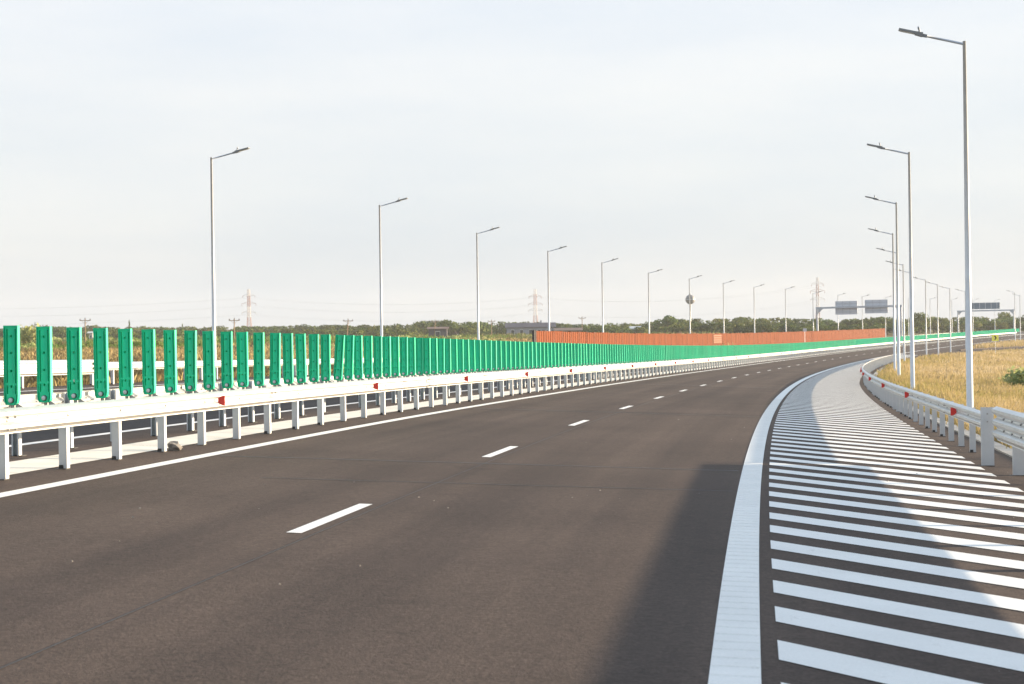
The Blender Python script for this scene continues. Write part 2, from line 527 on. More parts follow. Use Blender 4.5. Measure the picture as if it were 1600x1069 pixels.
ss = np.arange(-16, 719, 2.0)
tag(sheet('road', ss, [-1.62, -1.05, -.2, 0, 2, 4, 6, 8, 10, redge], M['asphalt']), kind='structure')
tag(sheet('opposite_road', ss, [-15.5, -12, -8, -4, -1.62], M['asphalt_old']), kind='structure')
sr_ = np.arange(235, 470, 3.0)
tag(sheet('exit_road', sr_, [12.3, lambda s: (12.3 + ramp_edge(s)) / 2 + .01, lambda s: ramp_edge(s) + .02], M['asphalt_old'], -.002), kind='structure')
tag(sheet('median_strip', np.arange(-16, 719, 2.0), [-1.02, -.22], M['concrete'], .006), kind='structure')
# joints of the cast strip are real gaps sealed dark
mb = MB()
for s in np.arange(20, 150, 3.0):
    q = [P(s, -1.0, .0105), P(s, -.24, .0105), P(s + .018, -.24, .0105), P(s + .018, -1.0, .0105)]
    mb.face(q)
tag(mb.build('median_strip_joint', M['tar']), kind='structure')

mk = .005
tag(sheet('edge_line', ss, [.60, .80], M['paint'], mk), kind='structure')
tag(sheet('shoulder_line', np.arange(-16, 719, 1.0), [7.95, 8.22], M['paint_rib'], mk), kind='structure')
tag(sheet('opposite_edge_line', ss, [-2.40, -2.22], M['paint'], mk), kind='structure')
tag(sheet('opposite_shoulder_line', ss, [-9.98, -9.76], M['paint'], mk), kind='structure')
tag(sheet('opposite_verge_line', ss, [-13.66, -13.46], M['paint'], mk), kind='structure')


def dashes(name, s0, period, length, t0, t1, n):
    V = []; U = []
    for k in range(n):
        a = s0 + period * k - length / 2
        for s, t in ((a, t0), (a, t1), (a + length, t1), (a + length, t0)):
            V.append(P(s, t, mk)); U.append((t, s))
    return fast_mesh(name, np.array(V), np.arange(4 * n).reshape(-1, 4), M['paint'], uv=np.array(U))


tag(dashes('lane_line', 19.3, 11.806, 3.15, 4.195, 4.33, 56), kind='structure')
tag(dashes('opposite_lane_line', 15, 11.806, 3.15, -6.07, -5.93, 56), kind='structure')
# hatching between the solid line and the guardrail: bars at a slant
V = []; U = []
s0 = 12.08 - 1.515 * 8
for k in range(190):
    a = s0 + 1.515 * k
    t0, t1 = 8.32, float(np.interp(a, [28, 110], [11.5, 11.2]))
    js = random.uniform(-.03, .03)
    N = 8
    for q in range(N):
        ta = t0 + (t1 - t0) * q / N; tb = t0 + (t1 - t0) * (q + 1) / N
        for t, s in ((ta, a), (tb, a), (tb, a + .74), (ta, a + .74)):
            V.append(P(s + js - 1.17 * (t - t0), t, mk)); U.append((t, s))
tag(fast_mesh('hatched_marking', np.array(V), np.arange(len(V)).reshape(-1, 4), M['paint'], uv=np.array(U)), kind='structure')

mb = MB()
for s, w, ta, tb in ((27.35, .09, .9, 7.9), (23.45, .05, 2.4, 7.9), (49.5, .12, .9, 7.9), (88, .2, .9, 7.9)):
    pts = np.linspace(ta, tb, 30); wob = [random.uniform(-.03, .03) for _ in pts]
    for k in range(29):
        a, b = pts[k], pts[k+1]
        mb.face([P(s + wob[k] + .16*a, a, .003), P(s + wob[k+1] + .16*b, b, .003), P(s + wob[k+1] + w + .16*b, b, .003), P(s + wob[k] + w + .16*a, a, .003)])
for s in np.arange(10, 200, 4.0):
    mb.face([P(s, 4.44, .003), P(s, 4.452, .003), P(s + 4, 4.452, .003), P(s + 4, 4.44, .003)])
tag(mb.build('road_joint', M['tar']), kind='structure')
mb = MB()
for s in np.arange(6, 70, .30):
    mb.hexa([P(s, 7.955, .0), P(s, 8.215, .0), P(s + .05, 8.215, .0), P(s + .05, 7.955, .0),
             P(s + .012, 7.96, .012), P(s + .012, 8.21, .012), P(s + .038, 8.21, .012), P(s + .038, 7.96, .012)])
tag(mb.build('rumble_rib', M['paint']), kind='structure')
mb = MB(); sk = np.arange(-16, 233, 1.5)
for a, b_ in zip(sk[:-1], sk[1:]):
    ra, rb = float(redge(a)), float(redge(b_))
    mb.hexa([P(a, ra, -.3), P(a, ra + .28, -.3), P(b_, rb + .28, -.3), P(b_, rb, -.3), P(a, ra, .03), P(a, ra + .28, .035), P(b_, rb + .28, .035), P(b_, rb, .03)])
tag(mb.build('kerb', M['kerb']), kind='structure')
mb = MB()
for k in range(110):
    s = 8 + 60 * random.random() ** 1.5; t = random.uniform(.2, 12.0)
    if random.random() < .3: t = random.uniform(10.2, 12.1)
    c = P(s, t, .004); r = random.uniform(.003, .008) * (2.0 if random.random() < .08 else 1)
    w = random.random() * 3
    mb.box((c[0], c[1], c[2] + r * .3), (r * 2, r * 1.5, r), 0, w, .6, .6)
tag(mb.build('litter', M['stone']), kind='stuff')


# ------------------------------------------------------------------ guardrails
def wprofile(waves, h, depth=.082):
    """closed cross-section (offset towards the traffic, height) of a corrugated beam, thin sheet"""
    f = []
    n = waves
    pitch = h / n
    for k in range(n):
        z0 = h - k * pitch
        f += [(.012, z0 - .02 * pitch), (depth * .55, z0 - .12 * pitch), (depth, z0 - .26 * pitch), (depth, z0 - .52 * pitch), (depth * .55, z0 - .72 * pitch), (.006, z0 - .88 * pitch)]
    f.append((.0, 0.012) if False else (.012, .006))
    front = f
    back = [(a - .006, z) for a, z in reversed(f)]
    return front, back


def beam(mb, ss, tfun, z0, waves, h, side, proud=0., mi=0):
    """extrude the profile along stations; side=+1 faces +t"""
    fr, bk = wprofile(waves, h)
    prof = [(a + proud, z) for a, z in fr] + [(a + proud, z) for a, z in bk]
    base = len(mb.v); n = len(prof)
    for s in ss:
        t = float(tfun(s))
        for a, z in prof:
            mb.v.append(tuple(P(s, t + side * a, z0 + z)))
    for k in range(len(ss) - 1):
        for q in range(n):
            q2 = (q + 1) % n
            mb.f.append((base + k*n + q, base + k*n + q2, base + (k+1)*n + q2, base + (k+1)*n + q)); mb.m.append(mi)
    for k in (0, len(ss) - 1):
        mb.f.append(tuple(base + k*n + q for q in range(n))); mb.m.append(mi)


def bolt(mb, s, t, h, side, r=.016, mi=1):
    c = PV(s, t, h); d = PV(s, t + side * .03, h) - c
    mb.tube([c - d * .3, c + d * .55], [r, r * .8], 6, mi)


def post_mesh(name, w=.10, d=.09, hgt=.78, foot=True):
    """C section, web towards oncoming drivers; local x = +t, local y = along the road"""
    mb = MB(); th = .006
    mb.box((0, 0, hgt / 2 - .1), (w, th, hgt + .2))
    for sx in (-1, 1):
        mb.box((sx * (w / 2 - th / 2), d / 2 + th / 2 + .0005, hgt / 2 - .1), (th, d, hgt + .2))
        mb.box((sx * (w / 2 - .011), d + th + .0015, hgt / 2 - .1), (.02, .005, hgt + .2))
    for z in (hgt - .1, hgt - .22):
        mb.box((0, -.007, z), (.022, .008, .022), 1)
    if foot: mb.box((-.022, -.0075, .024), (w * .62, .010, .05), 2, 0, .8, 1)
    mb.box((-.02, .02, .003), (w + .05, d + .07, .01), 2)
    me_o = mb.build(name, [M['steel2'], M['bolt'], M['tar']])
    me = me_o.data; bpy.data.objects.remove(me_o)
    return me


def reflector_mesh(side):
    """trapezoid red plate; wide edge towards the traffic"""
    mb = MB(); hw = .074; d = .105
    pr = [(0, -.036), (d * .3, -.058), (d * .7, -hw), (d, -hw), (d, hw), (d * .7, hw), (d * .3, .058), (0, .036)]
    pr = [(side * a, z) for a, z in pr]
    if side < 0: pr = pr[::-1]
    a = [(x, -.006, z) for x, z in pr]; b = [(x, .006, z) for x, z in pr]
    mb.face(a); mb.face(b[::-1])
    for k in range(len(pr)):
        k2 = (k + 1) % len(pr); mb.face([a[k2], a[k], b[k], b[k2]])
    o = mb.build('reflector', M['red']); me = o.data; bpy.data.objects.remove(o); return me


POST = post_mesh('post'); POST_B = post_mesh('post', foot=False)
REFL = {1: reflector_mesh(1), -1: reflector_mesh(-1)}


def guardrail(label, tfun, s0, s1, side, post_s, refl_s, z0=.50, waves=2, h=.29, group='steel guardrails along the road', splices=True, rot=0, setback=.055, posth=.76):
    root = tag(empty('guardrail', PV(s0, float(tfun(s0)))), label, 'guardrail', group)
    off = Vector(root.location)
    mb = MB()
    step = np.concatenate([np.arange(s0, min(s1, 160), 1.0), np.arange(max(160, s0), s1 + .01, 3.0)]) if s1 > 160 else np.arange(s0, s1 + .01, .5)
    beam(mb, step, tfun, z0, waves, h, side)
    if splices:
        for q, s in enumerate(post_s):
            if s > 120: break
            t = float(tfun(s))
            if q % 6 == 3:
                beam(mb, [s - .16, s + .16], tfun, z0, waves, h, side, .004)
                for ds in (-.11, .11):
                    for hz in (.06, .1, h - .1, h - .06): bolt(mb, s + ds, t + side * .07, z0 + hz, side, .013)
            bolt(mb, s, t + side * .012, z0 + h * .5, side, .017)
            bolt(mb, s + .9, t + side * .02, z0 + h * .62, side, .011)
    mb.v = [tuple(Vector(v) - off) for v in mb.v]
    mb.build('beam', [M['steel'], M['bolt']], root)
    rest = MB(); cnt = 0
    for s in post_s:
        t = float(tfun(s)) - side * setback
        hd = head(s)
        if cnt < 100:
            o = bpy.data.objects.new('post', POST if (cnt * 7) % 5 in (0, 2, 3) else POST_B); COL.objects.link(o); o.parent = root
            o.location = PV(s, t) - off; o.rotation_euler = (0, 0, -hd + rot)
        else:
            c = PV(s, t) - off
            rest.box((c.x, c.y, c.z + posth / 2 - .05), (.10, .06, posth + .1), 0, -hd)
        cnt += 1
    if rest.v:
        o = rest.build('post', M['steel2'], root); o['kind'] = 'stuff'
    for s in refl_s:
        t = float(tfun(s)) + side * .055
        o = bpy.data.objects.new('reflector', REFL[side]); COL.objects.link(o); o.parent = root
        o.location = PV(s, t, z0 + h * .52) - off; o.rotation_euler = (0, 0, -head(s))
    return root


zero = lambda s: 0.0 * s
ps = [22.06 - 1.94 * k for k in range(3, 0, -1)] + [22.06 + 1.937 * k for k in range(200)]
guardrail('sunlit guardrail with red reflectors at the foot of the green panels, main road side', lambda s: .0, 16, 560, 1, ps,
          [18.9] + [30.38 + 11.56 * k for k in range(36)])
ps2 = [26.0 - 1.94 * k for k in range(5, 0, -1)] + [26.0 + 1.945 * k for k in range(170)]
guardrail('inner guardrail behind the green panels, facing the shaded opposite carriageway', lambda s: -1.45, 16, 520, -1, ps2, [], rot=math.pi)
ps3 = [66.06 + 2.0 * k for k in range(190)]
g3 = guardrail('sunlit guardrail along the far verge of the opposite carriageway, in front of the weedy field', lambda s: -14.95, 66, 560, 1, ps3, [])
# its near end carries a taller three-wave beam
mb = MB(); off = Vector(g3.location)
beam(mb, np.arange(36, 66.6, .5), lambda s: -14.95, .38, 3, .50, 1, .008)
mb.v = [tuple(Vector(v) - off) for v in mb.v]
mb.build('thrie_beam', M['steel'], g3)
for s in np.arange(38.06, 66, 2.0):
    o = bpy.data.objects.new('post', POST); COL.objects.link(o); o.parent = g3
    o.location = PV(s, -15.02) - off; o.rotation_euler = (0, 0, -head(s)); o.scale.z = 1.05
ps4 = [34.25 + 2.13 * k for k in range(97)]
g4 = guardrail('shaded steel guardrail with red reflectors between the hatched area and the dry grass', tr, 32.4, 242, -1, ps4,
               [38.21, 52.09, 66.19, 81.38, 97.45, 110.0, 122, 134, 146, 158, 170], rot=0)
off = Vector(g4.location)
mb = MB()
beam(mb, np.arange(8, 32.1, .5), tr, .41, 3, .52, -1, .004)
for s in np.arange(14, 32, 1.0):
    for hz in (.175, .35): bolt(mb, s, float(tr(s)) - .02, .41 + hz, -1, .02)
mb.v = [tuple(Vector(v) - off) for v in mb.v]
mb.build('thrie_beam', [M['steel'], M['bolt']], g4)
wide = post_mesh('wide_post', .19, .07, .90, False)
for s, ds in ((32.3, -.12), (30.1, .09), (28.1, .09), (26.1, .09), (24.0, .09), (22.0, .09), (20, .09), (18, .09)):
    o = bpy.data.objects.new('wide_post', wide); COL.objects.link(o); o.parent = g4
    o.location = PV(s, float(tr(s)) + ds) - off; o.rotation_euler = (0, 0, -head(s))


# ------------------------------------------------------------------ green anti-glare panels
def panel_meshes():
    cols = [-.092, -.083, -.063, -.045, -.014, .014, .045, .063, .083, .092]
    rows = [0, .035, .075, .115, .125, .17, .18, .197, .223, .25, .372, .398, .577, .603, .767, .793, .86, .885, .9]
    hh = [(.19, .22), (.375, .395), (.58, .60), (.77, .79)]

    def depth(i, j):
        x0, x1 = cols[i], cols[i+1]; z0, z1 = rows[j], rows[j+1]
        zm = (z0 + z1) / 2; xm = abs((x0 + x1) / 2)
        if xm > .083: return .016
        if zm > .885: return .012
        if .045 < xm < .063 and (.25 < zm < .86): return -.031
        if .045 < xm < .063 and (.125 < zm < .22): return -.029
        if xm < .014 and ((.197 < zm < .223) or (.372 < zm < .398) or (.577 < zm < .603) or (.767 < zm < .793)): return -.031
        if .063 < xm < .083 and .035 < zm < .115: return -.012
        return 0.
    mb = MB()

    def pt(x, z, d):
        k = 1.0 if z >= .12 else .70 + .30 * math.sqrt(max(0, 1 - ((.12 - z) / .12) ** 2))
        return (x * k, -d, z)
    nc, nr = len(cols) - 1, len(rows) - 1
    D = [[depth(i, j) for j in range(nr)] for i in range(nc)]
    B = -.034
    for i in range(nc):
        for j in range(nr):
            x0, x1, z0, z1, d = cols[i], cols[i+1], rows[j], rows[j+1], D[i][j]
            mb.face([pt(x0, z0, d), pt(x1, z0, d), pt(x1, z1, d), pt(x0, z1, d)])
            e = D[i+1][j] if i + 1 < nc else B
            if abs(e - d) > 1e-6: mb.face([pt(x1, z0, d), pt(x1, z0, e), pt(x1, z1, e), pt(x1, z1, d)])
            e = D[i][j+1] if j + 1 < nr else B
            if abs(e - d) > 1e-6: mb.face([pt(x0, z1, d), pt(x1, z1, d), pt(x1, z1, e), pt(x0, z1, e)])
            if i == 0: mb.face([pt(x0, z0, d), pt(x0, z1, d), pt(x0, z1, B), pt(x0, z0, B)])
            if j == 0: mb.face([pt(x0, z0, d), pt(x0, z0, B), pt(x1, z0, B), pt(x1, z0, d)])
    o = mb.build('panel_body', M['green']); body = o.data; bpy.data.objects.remove(o)
    mb = MB()
    def ring(r0, r1, y0, y1, mi, n=12):
        for q in range(n):
            a, b = 2*math.pi*q/n, 2*math.pi*(q+1)/n
            c = lambda r, w, y: (r*math.cos(w), y, .055 + r*math.sin(w))
            mb.face([c(r0, a, y0), c(r0, b, y0), c(r1, b, y1), c(r1, a, y1)], mi)
    ring(.034, .034, .0, -.012, 0); ring(.034, .024, -.012, -.012, 0)
    ring(.026, .026, -.010, -.03, 1); ring(.026, .0001, -.03, -.036, 1)
    o = mb.build('bolt', [M['rubber'], M['steel2']]); bo = o.data; bpy.data.objects.remove(o)
    mb = MB()
    mb.box((0, .03, .01), (.05, .012, .16))
    tri = [(.05, .0, -.035), (.165, .0, -.035), (.05, .0, .035)]
    mb.face(tri); mb.face([(x, .014, z) for x, y, z in tri][::-1])
    for q in range(3):
        p_, n_ = tri[q], tri[(q + 1) % 3]; mb.face([p_, (p_[0], .014, p_[2]), (n_[0], .014, n_[2]), n_])
    o = mb.build('bracket', M['bolt']); br = o.data; bpy.data.objects.remove(o)
    return body, bo, br


PB, PBOLT, PBR = panel_meshes()
near_s = [22.66, 23.7, 24.72, 25.72, 26.7, 27.7, 28.69, 29.67, 30.65, 31.66, 32.58, 33.6, 34.66, 35.61, 36.58, 37.56, 38.53, 39.55]
pan_s = [near_s[0] - 1.0 * k for k in range(4, 0, -1)] + near_s + [39.55 + .972 * (k + 1) for k in range(300 - 22)]
ord_ = ['first', 'second', 'third', 'fourth', 'fifth', 'sixth', 'seventh', 'eighth', 'ninth', 'tenth', 'eleventh', 'twelfth', 'thirteenth',
        'fourteenth', 'fifteenth', 'sixteenth', 'seventeenth', 'eighteenth']
YAW = R(-11)
tilt = {17 + 4: 4.5, 18 + 4: 2.5}


def panel_at(s):
    # local -y is the face; it looks back along the road and turned towards the carriageway
    return -head(s) + YAW


for k, s in enumerate(pan_s):
    j = random.gauss(0, 1)
    root = empty('glare_panel', PV(s, -.16, .80), panel_at(s) + R(1.6 * j))
    root.rotation_euler.y = R(tilt.get(k, .45 * random.gauss(0, 1)))
    i = k - 4
    if i == 0: lab = 'green anti-glare panel at the left edge of the row, nearest of the complete panels'
    elif i == 2: lab = 'third green anti-glare panel from the left, with a small pale scuff above its lowest hole'
    elif 0 < i < 13: lab = '%s green anti-glare panel from the left end of the row on the guardrail' % ord_[i]
    elif i == 17: lab = 'green anti-glare panel leaning clearly to the right before the second lamp post'
    elif i == 18: lab = 'green anti-glare panel leaning slightly against its upright neighbour, right of the clearly leaning one'
    else: lab = 'upright green anti-glare panel in the even row closing up towards the bend'
    tag(root, lab, 'anti-glare panel', 'green anti-glare panels along the median guardrail')
    link('panel_body', PB, root)
    if s < 130: link('bolt', PBOLT, root)
    if s < 70: link('bracket', PBR, root, (0, 0, 0))
    if i == 2:
        mb = MB(); mb.tube([(.002, -.004, .225), (-.004, -.005, .245), (.003, -.004, .262)], [.004, .007, .003], 6)
        mb.build('scuff', M['plaster_w'], root)
rest = MB()
s = pan_s[-1] + .972
while s < 565:
    c = PV(s, -.16, .80); w_ = panel_at(s); ca, sa = math.cos(w_), math.sin(w_)
    q = [(c.x + x_*ca - y_*sa, c.y + x_*sa + y_*ca) for x_, y_ in ((-.092, .034), (-.092, 0), (.092, 0), (.092, .034))]
    for u_, v_ in ((0, 1), (1, 2), (2, 3)):
        rest.face([(*q[u_], c.z), (*q[v_], c.z), (*q[v_], c.z + .9), (*q[u_], c.z + .9)])
    s += .972
tag(rest.build('glare_panel', M['green']), 'continuous far run of green anti-glare panels round the bend', 'anti-glare panel', kind='stuff')

# ------------------------------------------------------------------ lamp posts
def lamp_proto(h):
    root = empty('street_lamp', (0, 0, 0))
    mb = MB(); mb.tube([(0, 0, .0), (0, 0, h * .5), (0, 0, h + .06)], [.094, .070, .043], 16); mb.build('pole', M['pole'], root, True)
    mb = MB(); mb.box((0, 0, .012), (.42, .42, .03))
    for a in (-1, 1):
        for b2 in (-1, 1): mb.tube([(a * .15, b2 * .15, .02), (a * .15, b2 * .15, .08)], .015, 6)
    mb.build('base_plate', M['steel2'], root)
    up = .25   # slope of the arm
    mb = MB(); mb.tube([(0, 0, h - .02), (1.02, 0, h - .02 + 1.02 * up)], .032, 10); mb.build('arm', M['gantry'], root, True)
    e = Vector((.98, 0, h - .02 + .98 * up)); d = Vector((1, 0, up)).normalized(); nrm = Vector((-up, 0, 1)).normalized(); y = Vector((0, 1, 0))
    mb = MB()
    def slab(a0, a1, w0, w1, t0, t1, lift=0., mi=0):
        pts = []
        for k in (-1, 1):
            for a, sy, w, t in ((a0, -1, w0, t0), (a1, -1, w1, t1), (a1, 1, w1, t1), (a0, 1, w0, t0)):
                pts.append(e + d * a + y * (sy * w / 2) + nrm * (k * t / 2 + lift))
        mb.hexa(pts, mi)
    slab(-.02, .10, .075, .085, .075, .08); slab(.10, .30, .14, .20, .115, .085, .012); slab(.298, .74, .24, .27, .062, .045, .02)
    head_ = mb.build('lamp_head', M['lamp'], root)
    mb = MB(); slab(.33, .70, .20, .22, .006, .006, -.013); mb.build('lens', M['glass'], head_)
    mb = MB(); p = e + d * .2 + nrm * .06; mb.tube([p, p + Vector((0, 0, .05)), p + Vector((.02, 0, .11)), p + Vector((.03, 0, .15))], [.03, .022, .028, .012], 8)
    mb.build('sensor', M['lamp'], head_)
    return root


LH = 9.75
LAMP0 = lamp_proto(LH)
used = [False]


def place_lamp(p, rz, label, group, hscale=1.):
    o = copy_tree(LAMP0) if used[0] else LAMP0
    used[0] = True
    o.location = p; o.rotation_euler = (0, 0, rz); o.scale = (1, 1, hscale)
    tag(o, label, 'lamp post', group)
    return o


rl = [(1507, 68), (1420.5, 240), (1400.5, 318), (1395, 366), (1401, 395), (1411, 414), (1422, 426), (1446, 437.6), (1464.6, 444.6), (1484, 451), (1508, 455.5)]
rs = [54.9 + 29.64 * k for k in range(11)]
nth = ['nearest', 'second nearest', 'third', 'fourth', 'fifth', 'sixth', 'seventh', 'eighth', 'ninth', 'tenth', 'eleventh', 'twelfth', 'thirteenth', 'fourteenth',
       'fifteenth', 'sixteenth', 'seventeenth', 'eighteenth']
for k, ((px, py), s) in enumerate(zip(rl, rs)):
    t = 13.32
    # slide across the verge until the pole stands where it is seen
    for _ in range(30):
        t += (px - proj(P(s, t, 9.6))[0]) * float(P(s, t)[1]) / F
    t = min(max(t, 12.75), 14.2)
    p = PV(s, t); p.z = float(terrain(s, t))
    v = ray(px, py)[1]; hh = (v * p.y + CZ - p.z) / LH
    extra = ['nearest and tallest lamp post, standing in the dry grass at the right', 'second nearest lamp post of the right hand verge row'][k] if k < 2 else \
        '%s lamp post from the near end of the row in the dry grass verge' % nth[k]
    place_lamp(p, math.pi - head(s), extra, 'lamp posts along the dry grass verge', min(max(hh, .93), 1.07))
ll = [(330, 248), (593, 322), (745, 365), (856, 393), (940.5, 411), (1013, 427), (1077, 436), (1130, 443), (1178, 449), (1227, 452)]
lx = {10: 1272, 11: 1311, 12: 1349, 13: 1385, 14: 1421, 15: 1455, 16: 1489, 17: 1522, 18: 1556}
for k in range(19):
    s = 82.83 + 28.68 * k; t = -16.3
    if k < 10:
        px, py = ll[k]
        s = solve_s(px, t, s - 12, s + 12, 9.6)
    else:
        s = solve_s(lx[k] - 2, t, s - 25, s + 45, 9.6); py = None
    p = PV(s, t); p.z = float(terrain(s, t))
    hs = 1.0
    if py is not None: hs = min(max((ray(px, py)[1] * p.y + CZ - p.z) / LH, .93), 1.06)
    lab = {0: 'nearest lamp post of the left row, behind the ninth green panel', 3: 'fourth lamp post of the left row, by the near end of the orange wall',
           6: 'seventh lamp post of the left row, in front of the ball shaped water tower'}.get(k, '%s lamp post from the near end of the left row behind the green panels' %
                                                                                           (nth[k] if k < 18 else 'farthest'))
    place_lamp(p, -head(s), lab, 'lamp posts beyond the opposite carriageway', hs)
for i, (px, py, yb) in enumerate(((1585, 457, 531), (1593, 462, 531))):
    d = 417 + 22 * i
    b = far(px + 1.5, yb, d); b.z = zg(b.x, b.y)
    top = far(px, py, d)
    place_lamp(b, math.pi - .35, ['left one of two lamp posts on the small grass island past the exit', 'right one of two lamp posts on the small grass island past the exit'][i],
               'lamp posts on the grass island', min(max((top.z - b.z) / LH, .9), 1.15))

# ------------------------------------------------------------------ orange noise wall
ws0 = solve_s(837, -15.55, 120, 230, 2); ws1 = solve_s(1383, -15.55, 380, 520, 2)
root = tag(empty('noise_wall', PV(ws0, -15.55)), 'long orange noise wall of ribbed panels beyond the opposite carriageway', 'noise wall')
off = Vector(root.location)
npan = 72
for k in range(npan):
    a = ws0 + (ws1 - ws0) * k / npan; b_ = ws0 + (ws1 - ws0) * (k + 1) / npan
    h = 2.72 + .02 * ((k * 7) % 3)
    mb = MB()
    nr = 8
    for q in range(nr):  # shallow vertical ribs
        sa = a + .09 + (b_ - a - .18) * q / nr; sb = a + .09 + (b_ - a - .18) * (q + .93) / nr
        r_ = .03 if q % 2 else 0.
        pts = [P(sa, -15.62 + .06 + r_, -.1), P(sb, -15.62 + .06 + r_, -.1), P(sb, -15.70, -.1), P(sa, -15.70, -.1),
               P(sa, -15.62 + .06 + r_, h), P(sb, -15.62 + .06 + r_, h), P(sb, -15.70, h), P(sa, -15.70, h)]
        mb.hexa([Vector(p) - off for p in pts])
    mb.build('wall_panel', M['wall'], root)
for k in range(npan + 1):
    s = ws0 + (ws1 - ws0) * k / npan; c = PV(s, -15.63) - off; mb = MB()
    mb.box((c.x, c.y, c.z + 1.33), (.24, .15, 2.9), 0, -head(s))
    mb.build('wall_post', M['darkend'] if k in (0, npan) else M['wallpost'], root)
mb = MB()
c = PV(ws0 - .25, -15.66) - off; mb.box((c.x, c.y, c.z + 1.33), (.2, .35, 2.88), 0, -head(ws0)); mb.build('end_plate', M['darkend'], root)
sp = solve_s(1121, -15.5, 230, 340, 2)
mb = MB(); c = PV(sp, -15.5) - off
for q in range(4): mb.box((c.x, c.y, c.z + 1.55 + q * .3), (.05, 7, .2), 0, -head(sp))
mb.build('notice_plate', M['notice'], root)


# ------------------------------------------------------------------ sign gantries
def gantry(label, xl, xr, yl, yr, tl_guess, s_lo, s_hi, signs, over):
    tr_ = -.72
    s = solve_s(xr, tr_, s_lo, s_hi, 5)
    lo, hi = -30., -6.
    for _ in range(50):
        m_ = (lo + hi) / 2
        if proj(P(s, m_, 5))[0] < xl: lo = m_
        else: hi = m_
    tl = lo
    A = PV(s, tl); A.z = float(terrain(s, tl)); B = PV(s, tr_)
    zl = ray(xl, yl)[1] * A.y + CZ; zr = ray(xr, yr)[1] * B.y + CZ
    root = tag(empty('sign_gantry', A, -head(s)), label, 'sign gantry', 'sign gantries over the opposite carriageway')
    W = (B - A).length
    inv = lambda p: p
    hl = zl - A.z; hr = zr - A.z
    mb = MB(); mb.box((0, 0, hl / 2 - .2), (.36, .42, hl + .4), 0, 0, .8, .8); mb.box((0, 0, .05), (.8, .8, .12)); mb.build('upright', M['gantry'], root)
    zb = B.z - A.z
    mb = MB(); mb.box((W, 0, (hr + zb) / 2 - .2), (.36, .42, hr - zb + .4), 0, 0, .8, .8); mb.box((W, 0, zb + .05), (.8, .8, .12)); mb.build('upright', M['gantry'], root)
    mb = MB()
    def sl(x): return hl + (hr - hl) * x / W
    for dz, w in ((0, .30),):
        mb.hexa([(-.25, -w/2, sl(0) - .18), (W + .25, -w/2, sl(W) - .18), (W + .25, w/2, sl(W) - .18), (-.25, w/2, sl(0) - .18),
                 (-.25, -w/2, sl(0) + .18), (W + .25, -w/2, sl(W) + .18), (W + .25, w/2, sl(W) + .18), (-.25, w/2, sl(0) + .18)])
    for x in (.2, W - .2):   # haunches
        sg = 1 if x < W / 2 else -1
        mb.face([(x, -.12, sl(x) - .181), (x, -.12, sl(x) - 1.1), (x + sg * .9, -.12, sl(x) - .181)])
        mb.face([(x, .12, sl(x) - .181), (x + sg * .9, .12, sl(x) - .181), (x, .12, sl(x) - 1.1)])
        mb.face([(x, -.12, sl(x) - 1.1), (x, .12, sl(x) - 1.1), (x + sg * .9, .12, sl(x) - .181), (x + sg * .9, -.12, sl(x) - .181)])
    mb.build('crossbeam', M['gantry'], root)
    sc = W / (xr - xl)
    for (x0, x1, y0, y1, matn, nm) in signs:
        X0, X1 = (x0 - xl) * sc, (x1 - xl) * sc; xm = (X0 + X1) / 2
        ymid = yl + (yr - yl) * ((x0 + x1) / 2 - xl) / (xr - xl)
        k = A.y / F
        z0 = sl(xm) - (y1 - ymid) * k; z1 = sl(xm) + (ymid - y0) * k
        mb = MB(); yy = .30
        mb.box((xm, yy, (z0 + z1) / 2), (X1 - X0, .10 if over else .30, z1 - z0))
        plate = mb.build(nm, M[matn], root)
        mb = MB()
        nrib = 4 if over else 5
        for q in range(nrib):
            xx = X0 + (X1 - X0) * (q + .5) / nrib if not over else X0 + (X1 - X0) * (q + .06) / (nrib - .88)
            mb.box((xx, yy - (.09 if over else .17), (z0 + z1) / 2), (.09, .07, z1 - z0 - .06))
        if over:
            for q in (z0 + .35 * (z1 - z0) - .4, z1 - .5): mb.box((xm, yy - .0925, q), (X1 - X0 - .06, .035, .07))
            for q in range(4):
                xx = X0 + (X1 - X0) * (q + .5) / 4; mb.box((xx, yy - .13, sl(xx)), (.34, .18, .46))
        else:
            for q in (.25, .75): mb.box((X0 + (X1 - X0) * q, yy - .1, (sl(xm) + z0) / 2), (.14, .14, abs(z0 - sl(xm)) + .1))
        mb.build('frame', M['gantry'] if over else M['signback'], plate)
    return root, s


g1, gs1 = gantry('grey gantry carrying two sign boards seen from behind, past the orange wall', 1277, 1408, 481.5, 478, -17, 330, 470,
                 [(1305.5, 1340, 470.5, 491.5, 'signback', 'sign_board'), (1352, 1387.5, 468.5, 489.5, 'signback', 'sign_board')], True)
g2, gs2 = gantry('farther grey gantry with one dark display board above its crossbeam', 1497, 1584, 486.5, 484.5, -17, 430, 600,
                 [(1517.5, 1562.5, 473, 483, 'display', 'display_board')], False)
print('gantry stations', gs1, gs2, 'wall', ws0, ws1)

# small sign on a post by the far guardrail, seen from the back
s = solve_s(1257.5, -14.2, 280, 380, 2); p = PV(s, -14.2)
root = tag(empty('road_sign', p, -head(s)), 'small grey backed road sign on a white post in front of the orange wall', 'road sign')
ht = (ray(1257, 517)[1] * p.y + CZ) - p.z
mb = MB(); mb.tube([(0, 0, -.1), (0, 0, ht + .2)], .045, 8); mb.build('post', M['pole'], root)
mb = MB(); mb.box((0, .06, ht + .15), (.62, .025, .5)); mb.box((0, .045, ht + .25), (.5, .02, .05)); mb.box((0, .045, ht + .05), (.5, .02, .05)); mb.build('sign_plate', M['signback'], root)

